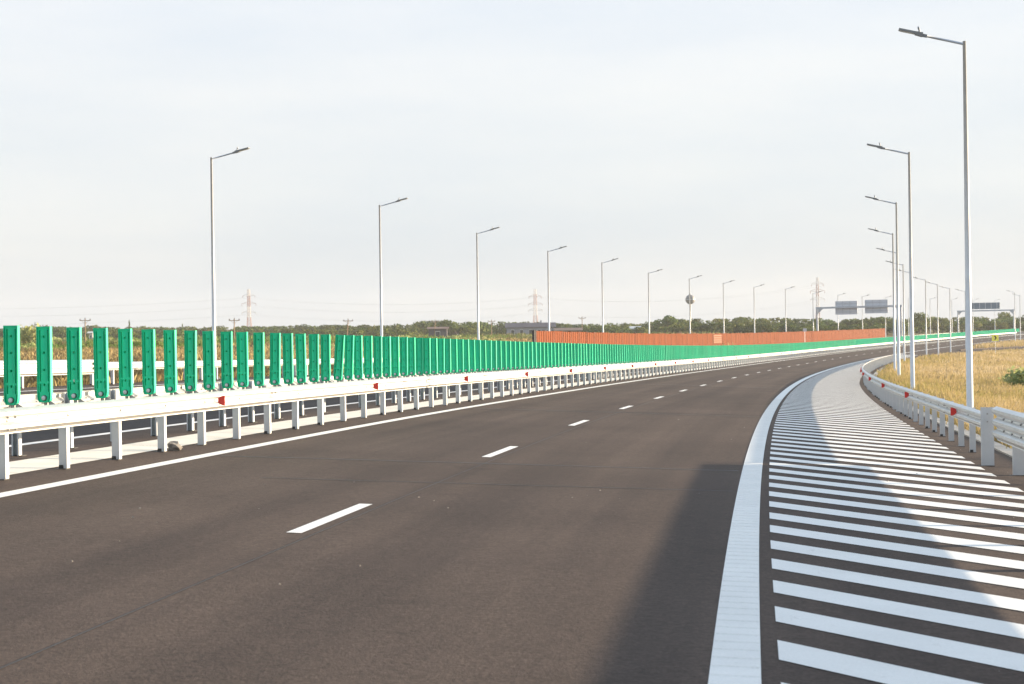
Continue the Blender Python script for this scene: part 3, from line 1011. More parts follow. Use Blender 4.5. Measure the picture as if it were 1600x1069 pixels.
# yellow chevron sign at the exit
p = far(1555, 528, 300); zb = zg(p.x, p.y)
root = tag(empty('chevron_sign', (p.x, p.y, zb), -.25), 'small yellow sign with a black right pointing chevron on a post by the exit', 'road sign')
hz = p.z - zb
mb = MB(); mb.tube([(0, .06, -.2), (0, .06, hz + .3)], .032, 8); mb.build('post', M['gantry'], root)
mb = MB(); mb.box((0, 0, hz), (.98, .03, .96)); pl = mb.build('sign_plate', M['yellow'], root)
mb = MB()
for sg in (1, -1):
    mb.hexa([(-.17, -.026, hz + sg * .30), (.03, -.026, hz + sg * .30), (.21, -.026, hz), (.01, -.026, hz),
             (-.17, -.018, hz + sg * .30), (.03, -.018, hz + sg * .30), (.21, -.018, hz), (.01, -.018, hz)])
mb.build('chevron', M['black'], pl)

# rock lying against a guardrail post
p = PV(28.25, .02)
import bmesh
bm = bmesh.new(); bmesh.ops.create_icosphere(bm, subdivisions=2, radius=.1)
for v in bm.verts:
    n_ = math.sin(v.co.x * 31 + 1) * math.cos(v.co.y * 27) * .03 + math.sin(v.co.z * 45 + v.co.x * 20) * .02 + random.uniform(-.012, .012)
    v.co *= 1 + n_ * .7 / .085
    v.co.x *= 1.15; v.co.z *= .95
    if v.co.z < -.05: v.co.z = -.05
    v.co.x += .25 * max(0, -v.co.z + .05) * 1
me = bpy.data.meshes.new('rock'); bm.to_mesh(me); bm.free(); me.materials.append(M['rock'])
o = link('rock', me, None, p + Vector((-.01, -.02, .05))); tag(o, 'lone grey stone leaning at the foot of a guardrail post', 'rock')

# ------------------------------------------------------------------ far structures
def lattice_tower(px, ytop, d, wpx, label, arms):
    b = far(px, ytop, d); zb = zg(b.x, b.y); H = b.z - zb
    w = wpx * d / F / 2
    root = tag(empty('transmission_tower', (b.x, b.y, zb), -.1), label, 'power pylon', 'pylons on the horizon')
    def half(z):
        f_ = z / H
        return w * (2.2 - 2.4 * f_) if f_ < .5 else w * (1.0 - .5 * (f_ - .5))
    mb = MB(); r_ = .15
    lev = [H * k / 12 for k in range(13)]
    for k in range(12):
        a, c = half(lev[k]), half(lev[k+1])
        for sx, sy in ((1, 1), (1, -1), (-1, -1), (-1, 1)):
            mb.tube([(sx * a, sy * a, lev[k]), (sx * c, sy * c, lev[k+1])], r_, 4, cap=False)
        for (ax, ay, bx, by) in ((1, 1, 1, -1), (1, -1, -1, -1), (-1, -1, -1, 1), (-1, 1, 1, 1)):
            mb.tube([(ax * a, ay * a, lev[k]), (bx * c, by * c, lev[k+1])], r_ * .55, 4, cap=False)
            mb.tube([(bx * a, by * a, lev[k]), (ax * c, ay * c, lev[k+1])], r_ * .55, 4, cap=False)
            mb.tube([(ax * c, ay * c, lev[k+1]), (bx * c, by * c, lev[k+1])], r_ * .55, 4, cap=False)
    mb.build('mast', M['lattice'], root)
    for f_, L_ in arms:
        z = H * f_; a = half(z); mb = MB()
        for sx in (1, -1):
            for sy in (-1, 1):
                mb.tube([(sx * a, sy * a, z), (sx * L_, 0, z + .3)], .09, 4); mb.tube([(sx * a, sy * a, z + 1.6), (sx * L_, 0, z + .3)], .08, 4)
            mb.tube([(sx * L_, 0, z + .3), (sx * L_, 0, z - 1.3)], .14, 5)
        mb.build('crossarm', M['lattice'], root)
    return root, b, zb, H


T1 = lattice_tower(388.5, 452, 1400, 4, 'red and white pylon behind the left field, left of the second lamp post', [(.52, 5), (.7, 5), (.86, 4.4)])
T2 = lattice_tower(836, 452, 1420, 4.5, 'red and white pylon behind the long grey farm building', [(.55, 5), (.68, 5), (.84, 4.4)])
T3 = lattice_tower(1277, 434, 1250, 4, 'pale pylon rising above the left upright of the near gantry', [(.6, 4.4), (.75, 4.4), (.88, 3.6)])


def cable(a, b, sag, label, r=.022):
    pts = []
    for k in range(33):
        u = k / 32; p = a.lerp(b, u); p.z -= sag * 4 * u * (1 - u); pts.append(p)
    mb = MB(); mb.tube(pts, r, 5)
    tag(mb.build('power_cable', M['wire']), label, 'power cable', 'cables strung between the pylons')


for i, f_ in enumerate((.52, .7, .86)):
    for sx in (-1, 1):
        L_ = 4.8
        a = Vector((T1[1].x + sx * L_, T1[1].y + sx * .6, T1[2] + T1[3] * f_ - 1.2))
        b = Vector((T2[1].x + sx * L_, T2[1].y + sx * .6, T2[2] + T2[3] * f_ - 1.2))
        nm = ['lowest', 'middle', 'topmost'][i]
        cable(a, b, 5, '%s thin power cable of the %s set between the two red and white pylons' % (nm, 'left' if sx < 0 else 'right'))
        c = Vector((a.x - 340, a.y + 60, a.z + 1)); cable(c, a, 5, '%s power cable of the %s set leading left from the pylon over the field' % (nm, 'left' if sx < 0 else 'right'))
        if i != 1:
            b3 = Vector((T3[1].x + sx * L_, T3[1].y, T3[2] + T3[3] * (.6 + .14 * i) - 1)); cable(b, b3, 6, '%s power cable of the %s set running from the middle pylon to the right one' % (nm, 'left' if sx < 0 else 'right'))


def wood_pole(px, yt, yb, d, label, lean=0., arms=True):
    b = far(px, yb, d); t = far(px + lean, yt, d); zb = min(zg(b.x, b.y), b.z)
    H = t.z - zb
    root = tag(empty('utility_pole', (b.x, b.y, zb), .15), label, 'utility pole', 'wooden utility poles in the field')
    dx = (t.x - b.x)
    mb = MB(); mb.tube([(0, 0, -.2), (dx, 0, H)], [.15, .10], 8); mb.build('pole', M['wood'], root)
    w = 1.15
    mb = MB(); mb.box((dx, 0, H - .25), (2 * w, .12, .14)); mb.tube([(dx - w * .7, .05, H - .25), (dx, .05, H - .95)], .03, 4); mb.tube([(dx + w * .7, .05, H - .25), (dx, .05, H - .95)], .03, 4)
    mb.build('crossarm', M['wood'], root)
    for x in (-w * .9, 0, w * .9):
        mb = MB(); mb.lathe([(.0, 0), (.10, 0), (.13, .1), (.07, .16), (.10, .26), (.0, .36)], (dx + x, 0, H - .19 if x else H), 8); mb.build('insulator', M['insul'], root)


wood_pole(133, 499, 546, 420, 'wooden power pole with a T crossarm, seen between the third and fourth panels')
wood_pole(366, 499, 545, 430, 'wooden power pole just right of the nearest left lamp post')
wood_pole(541, 500, 540, 470, 'slightly leaning wooden power pole above the leaning green panels', 3)
wood_pole(678, 501, 526, 560, 'wooden power pole standing before the dark field shed', 2)
wood_pole(768, 501, 525, 620, 'wooden power pole right of the third lamp post, left of the long building')
wood_pole(909.5, 496, 518, 640, 'wooden power pole behind the orange wall, right of the brown roofed barn')

# water tower
b = far(1078.5, 468, 860); zb = zg(b.x, b.y)
root = tag(empty('water_tower', (b.x, b.y, zb)), 'ball shaped grey water tower on a slim stem above the trees', 'water tower')
zc = b.z - zb; rr = 7.6 * 860 / F
mb = MB(); mb.lathe([(.85, -.3), (.55, 1.5), (.42, zc * .5), (.42, zc - rr * .93)], (0, 0, 0), 14); mb.build('stem', M['lamp'], root, True)
mb = MB(); mb.lathe([(max(.01, rr * math.sin(math.pi * k / 14)), zc - rr * math.cos(math.pi * k / 14)) for k in range(15)], (0, 0, 0), 24); tk = mb.build('tank', M['tank'], root, True)
mb = MB(); mb.lathe([(rr * 1.003, zc - .16), (rr * 1.03, zc - .1), (rr * 1.03, zc + .1), (rr * 1.003, zc + .16)], (0, 0, 0), 24); mb.lathe([(.5, zc + rr * .99), (.5, zc + rr + .35), (.02, zc + rr + .45)], (0, 0, 0), 10); mb.build('band', M['gantry'], tk)


def house(name, px0, px1, yroof, yeave, ybase, d, depth, label, roofm, wallm, nwin, cat, over=.5, ridge=True, rz=.0):
    a = far(px0, ybase, d); c = far(px1, ybase, d)
    W = c.x - a.x; cx = (a.x + c.x) / 2; zb = min(zg(cx, d), a.z)
    ze = far((px0 + px1) / 2, yeave, d).z - zb; zr = far((px0 + px1) / 2, yroof, d).z - zb
    root = tag(empty(name, (cx, d, zb), rz), label, cat)
    W -= 2 * over
    mb = MB(); mb.box((0, depth / 2, ze / 2 - .3), (W, depth, ze + .6))
    mb.face([(-W/2, 0, ze), (-W/2, depth/2, zr - .15), (-W/2, depth, ze)]); mb.face([(W/2, 0, ze), (W/2, depth, ze), (W/2, depth/2, zr - .15)])
    mb.build('wall', M[wallm], root)
    mb = MB(); x = W / 2 + over; o_ = .4; th = .14
    dz = (zr - ze) * o_ / (depth / 2)
    for y0, y1, za, zb2 in ((-o_, depth / 2, ze - dz, zr), (depth + o_, depth / 2, ze - dz, zr)):
        mb.hexa([(-x, y0, za), (x, y0, za), (x, y1, zb2), (-x, y1, zb2), (-x, y0, za + th), (x, y0, za + th), (x, y1, zb2 + th), (-x, y1, zb2 + th)])
    rf = mb.build('roof', M[roofm], root)
    if nwin > 2:
        mb = MB(); mb.box((W * .22, depth * .5, zr + .35), (.5, .5, 1.0)); mb.build('chimney', M[wallm], rf)
    for k in range(nwin):
        xx = -W / 2 + W * (k + .7) / (nwin + .4); hh = ze * .62
        mb = MB(); mb.box((xx, -.02, ze * .52), (min(1.3, W / nwin * .35), .08, hh)); f_ = mb.build('window', M['plaster_w'], root)
        mb = MB(); mb.box((xx, -.05, ze * .52), (min(1.3, W / nwin * .35) * .86, .06, hh * .86)); mb.build('pane', M['window'], f_)
    return root


house('farm_building', 789, 869, 505, 511.3, 519, 640, 7, 'long low grey farm building with dark roof under the middle pylon', 'roof_d', 'plaster', 5, 'building')
house('barn', 866, 911, 513.0, 516.4, 521, 600, 5, 'low barn with rusty brown roof right of the long grey building', 'roof_b', 'roof_b', 2, 'barn')
house('shed', 667, 701, 511.5, 514, 521, 560, 4, 'dark open field shed with pale roof left of the third lamp post', 'roof_b', 'roof_d', 1, 'shed')
house('white_house', 984, 1003, 510.5, 513.5, 521, 640, 5, 'small white house half hidden by trees beside the big round tree', 'plaster_w', 'plaster', 2, 'house')
house('white_hut', 136, 148, 518.8, 520.5, 526, 520, 3, 'tiny white hut in the field between the third and fourth green panels', 'plaster_w', 'plaster_w', 1, 'hut')


# ------------------------------------------------------------------ trees and bushes
def leaf_cloud(n, lobes, size, seed, flat=.0):
    """many small leaf clumps spread over the shells of overlapping lobes"""
    r = np.random.default_rng(seed)
    C = np.array([l[:3] for l in lobes]); A = np.array([l[3:6] for l in lobes])
    w = A.prod(1) ** (2 / 3); i = r.choice(len(lobes), n, p=w / w.sum())
    d = r.normal(size=(n, 3)); d /= np.linalg.norm(d, axis=1)[:, None]
    rad = r.uniform(.55, 1.08, n) ** .6
    c = C[i] + d * A[i] * rad[:, None]
    nrm = d + r.normal(size=(n, 3)) * .7; nrm /= np.linalg.norm(nrm, axis=1)[:, None]
    u = np.cross(nrm, r.normal(size=(n, 3))); u /= np.linalg.norm(u, axis=1)[:, None]
    v = np.cross(nrm, u)
    sz = size * r.uniform(.6, 1.35, n)[:, None]
    V = np.stack([c - u*sz - v*sz*.2, c + v*sz*-.75, c + u*sz + v*sz*.15, c + v*sz*.8], 1).reshape(-1, 3)
    lt = r.uniform(0, 1, len(lobes))
    tint = np.clip(.55 * lt[i] + .45 * r.uniform(0, 1, n), 0, 1)
    return V, np.arange(4 * n).reshape(-1, 4), tint


def tree_proto(kind, seed):
    r = random.Random(seed)
    root = empty('tree', (0, 0, 0)); lobes = []
    if kind == 'round':
        for k in range(13):
            a = r.random() * 6.28; q = r.random() ** .5 * 2.6; z = r.uniform(2.2, 6.0)
            k_ = 1 - abs(z - 4) / 5
            lobes.append((math.cos(a) * q * k_, math.sin(a) * q * k_, z, r.uniform(1.0, 1.9), r.uniform(1.0, 1.9), r.uniform(.8, 1.4)))
        n, sz, th = 1100, .30, 3.5
    elif kind == 'low':
        for k in range(12):
            a = r.random() * 6.28; q = r.random() ** .5 * 3.4; z = r.uniform(1.2, 4.2)
            lobes.append((math.cos(a) * q, math.sin(a) * q, z, r.uniform(1.0, 1.9), r.uniform(1.0, 1.9), r.uniform(.7, 1.3)))
        n, sz, th = 900, .30, 2.5
    elif kind == 'loose':
        for k in range(16):
            a = r.random() * 6.28; q = r.random() ** .5 * 2.3; z = r.uniform(2.0, 7.0)
            lobes.append((math.cos(a) * q, math.sin(a) * q, z, r.uniform(.6, 1.2), r.uniform(.6, 1.2), r.uniform(.5, .9)))
        n, sz, th = 850, .27, 4.5
    else:  # poplar
        for k in range(10):
            z = 1.6 + k * .75; w = .75 * (1 - abs(k - 3) / 9)
            lobes.append((r.uniform(-.2, .2), r.uniform(-.2, .2), z, w, w, .8))
        n, sz, th = 500, .24, 6
    mb = MB()
    mb.tube([(0, 0, -.3), (.05, .03, th * .5), (.1, -.05, th)], [.24, .17, .09], 8)
    for l in lobes[:7]:
        z0 = min(th * .75, l[2] * .55); mb.tube([(.05, 0, z0), (l[0] * .5, l[1] * .5, (z0 + l[2]) / 2 + .1), (l[0], l[1], l[2])], [.10, .06, .025], 5)
    mb.build('trunk', M['bark'], root)
    V, Q, T = leaf_cloud(n, lobes, sz, seed)
    fast_mesh('crown', V, Q, M['tree'], tint=T, parent=root)
    return root


protos = {}
for kind, seeds in (('round', (1, 2, 3)), ('low', (4, 5, 6)), ('loose', (7, 8)), ('poplar', (9,))):
    for sd in seeds: protos[(kind, sd)] = [tree_proto(kind, sd * 17), False]
TOPS = {'round': 7.0, 'low': 5.1, 'loose': 7.6, 'poplar': 9.0}


def plant_tree(kind, px, ytop, d, label, group=None, wide=1., seed=None):
    key = (kind, seed) if seed else random.choice([k for k in protos if k[0] == kind])
    pr = protos[key]
    o = pr[0] if not pr[1] else copy_tree(pr[0]); pr[1] = True
    t = far(px, ytop, d); z = zg(t.x, t.y) - .3
    sc_ = max(.35, (t.z - z) / TOPS[kind])
    o.location = (t.x, t.y, z); o.scale = (sc_ * wide, sc_ * wide, sc_); o.rotation_euler = (0, 0, random.random() * 6.28)
    tag(o, label, 'tree', group)
    return o


GL = 'trees of the low hazy treeline behind the left field'; LLb = 'low tree of the hazy treeline behind the left field'
GM = 'trees behind the farm buildings'; LM = 'green tree of the grove behind the farm buildings and lamp posts'
GR = 'trees of the dark belt behind the orange wall'; LR = 'dark green tree of the dense belt behind the orange wall'
GX = 'trees behind the far end of the motorway'; LX = 'bushy tree of the belt beyond the far bend and the gantries'


def top_line(px):
    return float(np.interp(px, [-60, 40, 75, 130, 200, 300, 400, 480, 560, 620, 660, 700, 760, 800, 860, 905, 950, 1000, 1020, 1060, 1090, 1140, 1200, 1260, 1300, 1380, 1440, 1500, 1560, 1640],
                           [511, 511, 508, 510, 509.5, 510, 508.5, 507.5, 507, 506.5, 502, 500.5, 500.5, 503, 504, 506, 504.5, 505, 502, 499, 497.5, 496.5, 496, 497, 497.5, 495.5, 493, 494.5, 495, 492.5]))


px = -260
while px < 640:
    d = random.uniform(760, 900)
    plant_tree(random.choice(['low', 'low', 'round', 'loose']), px, top_line(px) + random.uniform(-.8, 2.2), d, LLb, GL, random.uniform(1.0, 1.7)); px += random.uniform(8, 15)
px = -240
while px < 640:
    plant_tree('low', px, top_line(px) + random.uniform(3, 6), random.uniform(600, 740), 'small bushy tree in front of the hazy left treeline', 'small trees in front of the left treeline', random.uniform(1.1, 1.7)); px += random.uniform(14, 30)
px = 640
while px < 1068:
    plant_tree(random.choice(['round', 'low', 'round']), px, top_line(px) + random.uniform(-.8, 2.5), random.uniform(680, 780), LM, GM, random.uniform(1.0, 1.5)); px += random.uniform(9, 15)
px = 905
while px < 1010:
    plant_tree('low', px, top_line(px) + random.uniform(4, 7), random.uniform(610, 660), 'low tree just above the near half of the orange wall', 'low trees above the orange wall', random.uniform(1.0, 1.5)); px += random.uniform(10, 16)
plant_tree('round', 1040, 493.0, 640, 'big round dark tree standing out left of the water tower', None, 1.35, 2)
plant_tree('round', 1090, 497.5, 700, 'yellowish green round tree right below the water tower', None, .9)
px = 1058
while px < 1420:
    plant_tree(random.choice(['round', 'low', 'loose', 'round']), px, top_line(px) + random.uniform(-.5, 3), random.uniform(660, 760), LR, GR, random.uniform(1.0, 1.4)); px += random.uniform(8, 13)
px = 1062
while px < 1420:
    plant_tree('low', px, top_line(px) + random.uniform(6, 11), random.uniform(590, 640), 'low bushy tree at the foot of the belt just above the orange wall', 'low trees at the foot of the belt', random.uniform(1.0, 1.5)); px += random.uniform(9, 15)
plant_tree('round', 1437, 489.5, 640, 'tall bright green tree right of the near gantry upright', None, .95)
px = 1425
while px < 1800:
    plant_tree(random.choice(['round', 'low', 'loose']), px, top_line(px) + random.uniform(-1, 3), random.uniform(760, 880), LX, GX, random.uniform(1.0, 1.5)); px += random.uniform(9, 14)
px = 1420
while px < 1800:
    plant_tree('low', px, top_line(px) + random.uniform(5, 9), random.uniform(690, 740), 'low bush like tree in front of the belt beyond the far bend', 'low trees beyond the far bend', random.uniform(1.1, 1.6)); px += random.uniform(10, 17)
plant_tree('round', 1568, 487, 800, 'big hazy dome shaped tree under the display board gantry', None, 1.35)
plant_tree('round', 1604, 491, 760, 'tree at the right edge of the picture beyond the island lamp posts', None, 1.0)
plant_tree('poplar', 55, 504, 760, 'slim poplar sticking up between the first and second panels', None, .8)
plant_tree('poplar', 201.5, 500.5, 760, 'slim lone poplar sticking up above the fifth green panel', None, .8)
plant_tree('poplar', 285, 505.5, 760, 'short pointed poplar above the gap right of the seventh green panel', None, .8)
for k, pr in list(protos.items()):
    if not pr[1]: 
        for ch in KIDS(pr[0]): bpy.data.objects.remove(ch)
        bpy.data.objects.remove(pr[0])


def bush_proto(seed):
    r = random.Random(seed); root = empty('bush', (0, 0, 0)); lobes = []
    for k in range(9):
        a = r.random() * 6.28; q = r.random() ** .5 * .75
        lobes.append((math.cos(a) * q, math.sin(a) * q, r.uniform(.25, .75), r.uniform(.28, .5), r.uniform(.28, .5), r.uniform(.22, .4)))
    mb = MB()
    for l in lobes[:5]: mb.tube([(0, 0, -.1), (l[0] * .6, l[1] * .6, l[2] * .6), (l[0], l[1], l[2])], [.03, .02, .01], 5)
    mb.build('stem', M['bark'], root)
    V, Q, T = leaf_cloud(520, lobes, .085, seed)
    fast_mesh('foliage', V, Q, M['bush'], tint=T, parent=root)
    return root


bprotos = [[bush_proto(s), False] for s in (3, 8, 21, 34)]


def bush(x, y, size, label, group=None, hk=1.):
    pr = random.choice(bprotos); o = pr[0] if not pr[1] else copy_tree(pr[0]); pr[1] = True
    o.location = (x, y, zg(x, y) - .05); o.scale = (size, size, size * hk); o.rotation_euler = (0, 0, random.random() * 6.28)
    tag(o, label, 'bush', group); return o


p = far(1594, 590, 98); bush(p.x, p.y, 1.35, 'green bush in the dry grass at the right edge, by the nearest lamp post', None, 1.05)
p = far(1606, 590, 103); bush(p.x, p.y, 1.35, 'paler green bush behind the one at the right edge')
p = far(1572, 585, 110); bush(p.x, p.y, .8, 'small dark bush left of the green bush in the dry grass')
for k_, (px_, py_, d_, z_) in enumerate(((1560, 597, 92, .5), (1600, 606, 84, .55), (1584, 566, 128, .9), (1548, 572, 122, .55), (1612, 572, 118, 1.1), (1535, 600, 90, .38), (1622, 598, 92, .8))):
    p = far(px_, py_, d_); bush(p.x, p.y, z_, 'small soft green weed clump among the dry grass round the green bush', 'green weed clumps in the dry grass', random.uniform(.9, 1.4))
p = far(53, 545, 300); bush(p.x, p.y, 3.1, 'dark green bush in the field between the first two green panels', None, 1.25)
p = far(38, 556, 230); bush(p.x, p.y, 2.2, 'bright green shrub low between the first two green panels', None, .7)
p = far(60, 556, 236); bush(p.x, p.y, 2.0, 'bright green shrub against the left side of the second green panel', None, .7)
for k in range(70):
    d = random.uniform(260, 620); px = random.uniform(-40, 860)
    p = far(px, 530, d)
    if float(st(p.x, p.y)[1][0]) > -40: continue
    bush(p.x, p.y, random.uniform(1.2, 2.6), 'green shrub scattered in the weedy field behind the guardrails', 'shrubs in the weedy field', random.uniform(.6, 1.))


# ------------------------------------------------------------------ dry grass and field plants
def clumps(n_pts, x, y, z, hgt, wid, tint, per, lean, r, bend=.35, rep=1.):
    """blades: each a bent strip of two quads"""
    n = len(x) * per
    ix = np.repeat(np.arange(len(x)), per)
    a = r.uniform(0, 2 * np.pi, n); rad = r.uniform(0, 1, n) ** .5 * np.repeat(wid, per) * rep
    bx = x[ix] + np.cos(a) * rad; by = y[ix] + np.sin(a) * rad; bz = z[ix]
    H = hgt[ix] * r.uniform(.45, 1.15, n)
    d = r.uniform(0, 2 * np.pi, n); L = H * np.abs(r.normal(0, lean, n))
    w = .5 * np.repeat(wid, per) * r.uniform(.10, .24, n)
    f = r.uniform(0, np.pi, n); wx, wy = np.cos(f) * w, np.sin(f) * w
    mx, my, mz = bx + np.cos(d) * L * bend, by + np.sin(d) * L * bend, bz + H * .6
    tx, ty, tz = bx + np.cos(d) * L, by + np.sin(d) * L, bz + H
    V = np.stack([np.stack([bx - wx, by - wy, bz - .05], 1), np.stack([bx + wx, by + wy, bz - .05], 1),
                  np.stack([mx + wx, my + wy, mz], 1), np.stack([mx - wx, my - wy, mz], 1),
                  np.stack([tx + wx * .35, ty + wy * .35, tz], 1), np.stack([tx - wx * .35, ty - wy * .35, tz], 1)], 1).reshape(-1, 3)
    b = np.arange(n)[:, None] * 6
    Q = np.concatenate([b + np.array([[0, 1, 2, 3]]), b + np.array([[3, 2, 4, 5]])], 1).reshape(-1, 4)
    T = np.repeat(np.clip(tint[ix] + r.normal(0, .16, n), 0, 1), 2)
    return V, Q, T


def vnoise(x, y, sc, seed):
    """smooth value noise 0..1 in plan"""
    r = np.random.default_rng(seed); G = r.uniform(0, 1, (64, 64))
    u = x / sc; v = y / sc; i = np.floor(u).astype(int); j = np.floor(v).astype(int)
    fu = u - i; fv = v - j; fu = fu * fu * (3 - 2 * fu); fv = fv * fv * (3 - 2 * fv)
    g = lambda a, b: G[a % 64, b % 64]
    return (g(i, j) * (1 - fu) + g(i+1, j) * fu) * (1 - fv) + (g(i, j+1) * (1 - fu) + g(i+1, j+1) * fu) * fv


def merge(parts):
    V = []; Q = []; T = []; o = 0
    for v, q, t in parts:
        V.append(v); Q.append(q + o); T.append(t); o += len(v)
    return np.concatenate(V), np.concatenate(Q), np.concatenate(T)


r = np.random.default_rng(5); parts = []
for (y0, y1, dens, per, wd, hg) in ((18, 60, 26, 7, .10, .62), (60, 120, 11, 7, .16, .66), (120, 200, 4.5, 7, .26, .70), (200, 345, 1.6, 7, .45, .72)):
    xr = .30 * y1 + 11; area = (xr + 0) * (y1 - y0); n = int(area * dens)
    y = r.uniform(y0, y1, n); x = r.uniform(0, xr, n); k = x < .30 * y + 11; x, y = x[k], y[k]
    s, t = st(x, y)
    k = (t > redge(s) + .4 + .12 * r.normal(size=len(t))) & ((s < 230) | (t > ramp_edge(s) + .6))
    x, y, s, t = x[k], y[k], s[k], t[k]
    z = terrain(s, t)
    nz = vnoise(x, y, 3.2, 1); nz2 = vnoise(x, y, 9, 2); gr = vnoise(x, y, 5, 3)
    tint = .66 + .45 * (nz - .5) + .4 * (nz2 - .5)
    tint = tint - np.interp(t, [12, 14, 17], [.42, .3, 0]) * gr - np.interp(x / np.maximum(y, 1), [.22, .27], [0, .25]) * np.interp(y, [60, 80, 130, 180], [0, 1, 1, 0])
    hgt = hg * (.55 + .6 * nz) * np.clip((t - redge(s)) / 1.6, .4, 1)
    parts.append(clumps(n, x, y, z, hgt, np.full(len(x), wd), tint, per, .38, r))
V, Q, T = merge(parts)
print('grass faces', len(Q))
tag(fast_mesh('dry_grass', V, Q, M['straw'], tint=T), 'tall dry golden grass on the verge inside the bend', 'grass', kind='stuff')

# grass island past the exit
parts = []
n = 2600; s = r.uniform(338, 450, n); t = r.uniform(13.6, 40, n)
k = (t < ramp_edge(s) - 5.5); s, t = s[k], t[k]
pp = P(s, t)
parts.append(clumps(len(s), pp[:, 0], pp[:, 1], pp[:, 2] + .1, np.full(len(s), .7), np.full(len(s), .6), np.full(len(s), .7), 6, .35, r))
V, Q, T = merge(parts)
tag(fast_mesh('island_grass', V, Q, M['straw'], tint=T), 'dry grass on the small island past the exit', 'grass', kind='stuff')
mb = MB()
si = np.arange(338, 450, 4.0)
for a, b_ in zip(si[:-1], si[1:]):
    la, lb = 13.4, 13.4; ra, rb = max(13.6, float(ramp_edge(a)) - 5.3), max(13.6, float(ramp_edge(b_)) - 5.3)
    pts = [P(a, la, -.02), P(a, ra, -.02), P(b_, rb, -.02), P(b_, lb, -.02), P(a, la, .16), P(a, ra, .16), P(b_, rb, .16), P(b_, lb, .16)]
    mb.hexa(pts)
tag(mb.build('island_kerb', M['asphalt_old']), kind='structure')

# field left of the opposite carriageway
parts = []
for (y0, y1, dens, per, wd, hg) in ((45, 130, 3.4, 7, .35, .75), (130, 260, 1.0, 8, .8, 1.0), (260, 480, .30, 9, 1.6, 1.3), (480, 760, .10, 9, 3.0, 1.8)):
    xl = -.33 * y1 - 14; xr = .085 * y1; n = int((xr - xl) * (y1 - y0) * dens)
    x = r.uniform(xl, xr, n); y = r.uniform(y0, y1, n)
    k = (x > -.33 * y - 14); x, y = x[k], y[k]
    s, t = st(x, y); k = (t < -16.2) & (t > -400); x, y, s, t = x[k], y[k], s[k], t[k]
    z = terrain(s, t)
    nz = vnoise(x, y, 26, 4); nz2 = vnoise(x, y, 7, 5)
    dist = -t - 15
    base = np.interp(dist, [0, 5, 9, 30, 60, 90, 400], [.9, .8, .62, .66, .34, .18, .16])
    tan = np.interp(s, [120, 160], [0, 1]) * np.interp(dist, [10, 14, 60, 75], [0, .5, .5, 0])
    tint = np.clip(base + tan + .55 * (nz - .5) + .4 * (nz2 - .5), 0, 1)
    hgt = hg * (.35 + .9 * nz2) * (1 - .5 * tan)
    parts.append(clumps(n, x, y, z, hgt, np.full(len(x), wd), tint, per, .9, r, bend=.5, rep=1.3))
V, Q, T = merge(parts)
print('field faces', len(Q))
tag(fast_mesh('field_plants', V, Q, M['weed'], tint=T), 'weeds, dry stalks and green plants covering the left field', 'field plants', kind='stuff')

# ------------------------------------------------------------------ sun, sky, air, camera
SUN_AZ, SUN_EL = R(72), R(8.2)
sd = Vector((math.sin(SUN_AZ) * math.cos(SUN_EL), math.cos(SUN_AZ) * math.cos(SUN_EL), math.sin(SUN_EL)))
L = bpy.data.lights.new('sun', 'SUN'); L.energy = 4.8; L.angle = R(.53); L.color = (1, .81, .57)
o = bpy.data.objects.new('sun', L); COL.objects.link(o); o.rotation_euler = (-sd).to_track_quat('-Z', 'Y').to_euler(); o.location = (60, 20, 40)

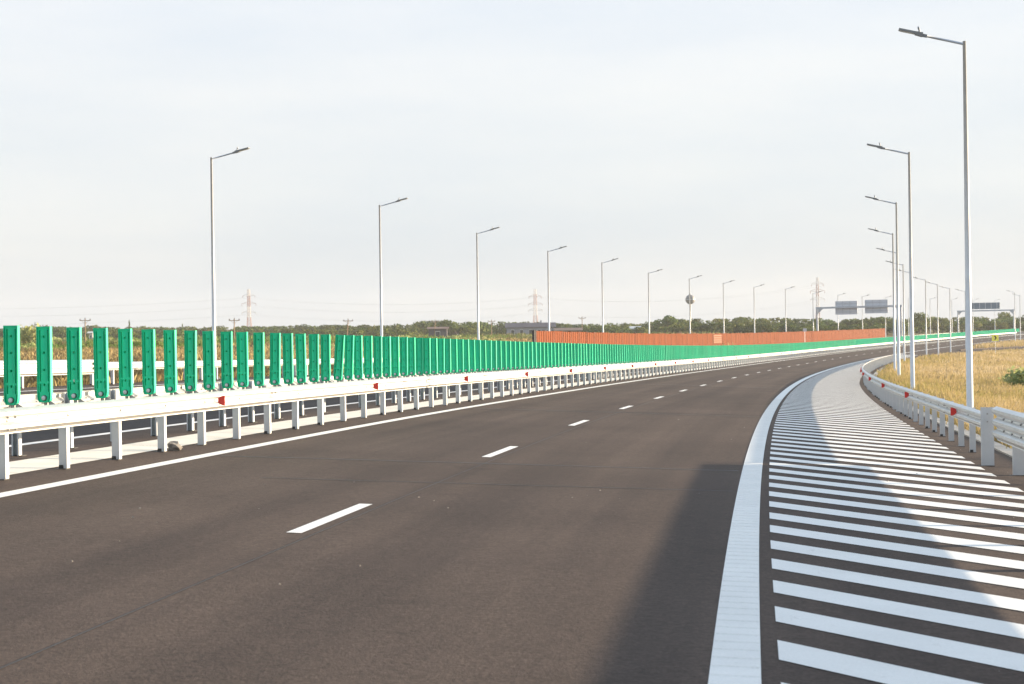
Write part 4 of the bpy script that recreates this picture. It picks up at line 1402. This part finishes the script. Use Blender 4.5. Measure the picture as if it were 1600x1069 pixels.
w = bpy.data.worlds.new('World'); SC.world = w; w.use_nodes = True
nt = w.node_tree; N = nt.nodes; LK = nt.links
sky = N.new('ShaderNodeTexSky'); sky.sky_type = 'NISHITA'; sky.sun_disc = False; sky.sun_elevation = SUN_EL; sky.sun_rotation = SUN_AZ
sky.air_density = 1.0; sky.dust_density = 1.5
tc = N.new('ShaderNodeTexCoord')
cl, _ = noise(nt, tc.outputs['Generated'], 1.0, 6, .55, .35, .7, (3.50, 3.80, 4.12), (4.30, 4.34, 4.33), mapping=(2.6, 2.6, 13))
sp = N.new('ShaderNodeSeparateXYZ'); LK.new(tc.outputs['Generated'], sp.inputs[0])
zr = N.new('ShaderNodeValToRGB'); e = zr.color_ramp.elements
e[0].position = .0; e[0].color = (.85, .875, .905, 1); e[1].position = .6; e[1].color = (1.02, 1.2, 1.42, 1)
q = e.new(.17); q.color = (1.13, 1.13, 1.16, 1)
q = e.new(.07); q.color = (1.06, 1.06, 1.07, 1)
LK.new(sp.outputs['Z'], zr.inputs['Fac'])
cl = mul(nt, cl, zr.outputs['Color'])
mx = N.new('ShaderNodeMix'); mx.data_type = 'RGBA'; mx.inputs[0].default_value = .88
LK.new(sky.outputs[0], mx.inputs[6]); LK.new(cl, mx.inputs[7])
bg = N['Background']; LK.new(mx.outputs[2], bg.inputs['Color']); bg.inputs['Strength'].default_value = .0605

# air: one closed box of even haze round everything
mb = MB(); mb.box((0, 900, 21), (3600, 3000, 57))
mh = bpy.data.materials.new('haze'); mh.use_nodes = True
hn = mh.node_tree; hn.nodes.clear()
out = hn.nodes.new('ShaderNodeOutputMaterial'); pv = hn.nodes.new('ShaderNodeVolumePrincipled')
pv.inputs['Color'].default_value = (.93, .95, .98, 1); pv.inputs['Density'].default_value = .00013; pv.inputs['Anisotropy'].default_value = .0
hn.links.new(pv.outputs[0], out.inputs['Volume'])
tag(mb.build('haze', mh), kind='stuff')

cam = bpy.data.cameras.new('camera'); co = bpy.data.objects.new('camera', cam); COL.objects.link(co)
cam.sensor_width = 36; cam.lens = 36 * F / 1600; cam.clip_end = 6000; cam.clip_start = .1
co.location = (0, 0, CZ)
from mathutils import Matrix
co.matrix_world = Matrix.Translation((0, 0, CZ)) @ Matrix.Rotation(R(90), 4, 'X') @ Matrix.Rotation(-ROLL, 4, 'Z')
cam.shift_y = -(534.5 - HY) / 1600
cam.dof.use_dof = True; cam.dof.focus_distance = 32; cam.dof.aperture_fstop = 6.3
SC.camera = co
SC.view_settings.view_transform = 'Standard'; SC.view_settings.look = 'None'
SC.view_settings.exposure = 1.78; SC.view_settings.gamma = 1
SC.cycles.max_bounces = 5; SC.cycles.volume_bounces = 0
SC.cycles.volume_step_rate = 5
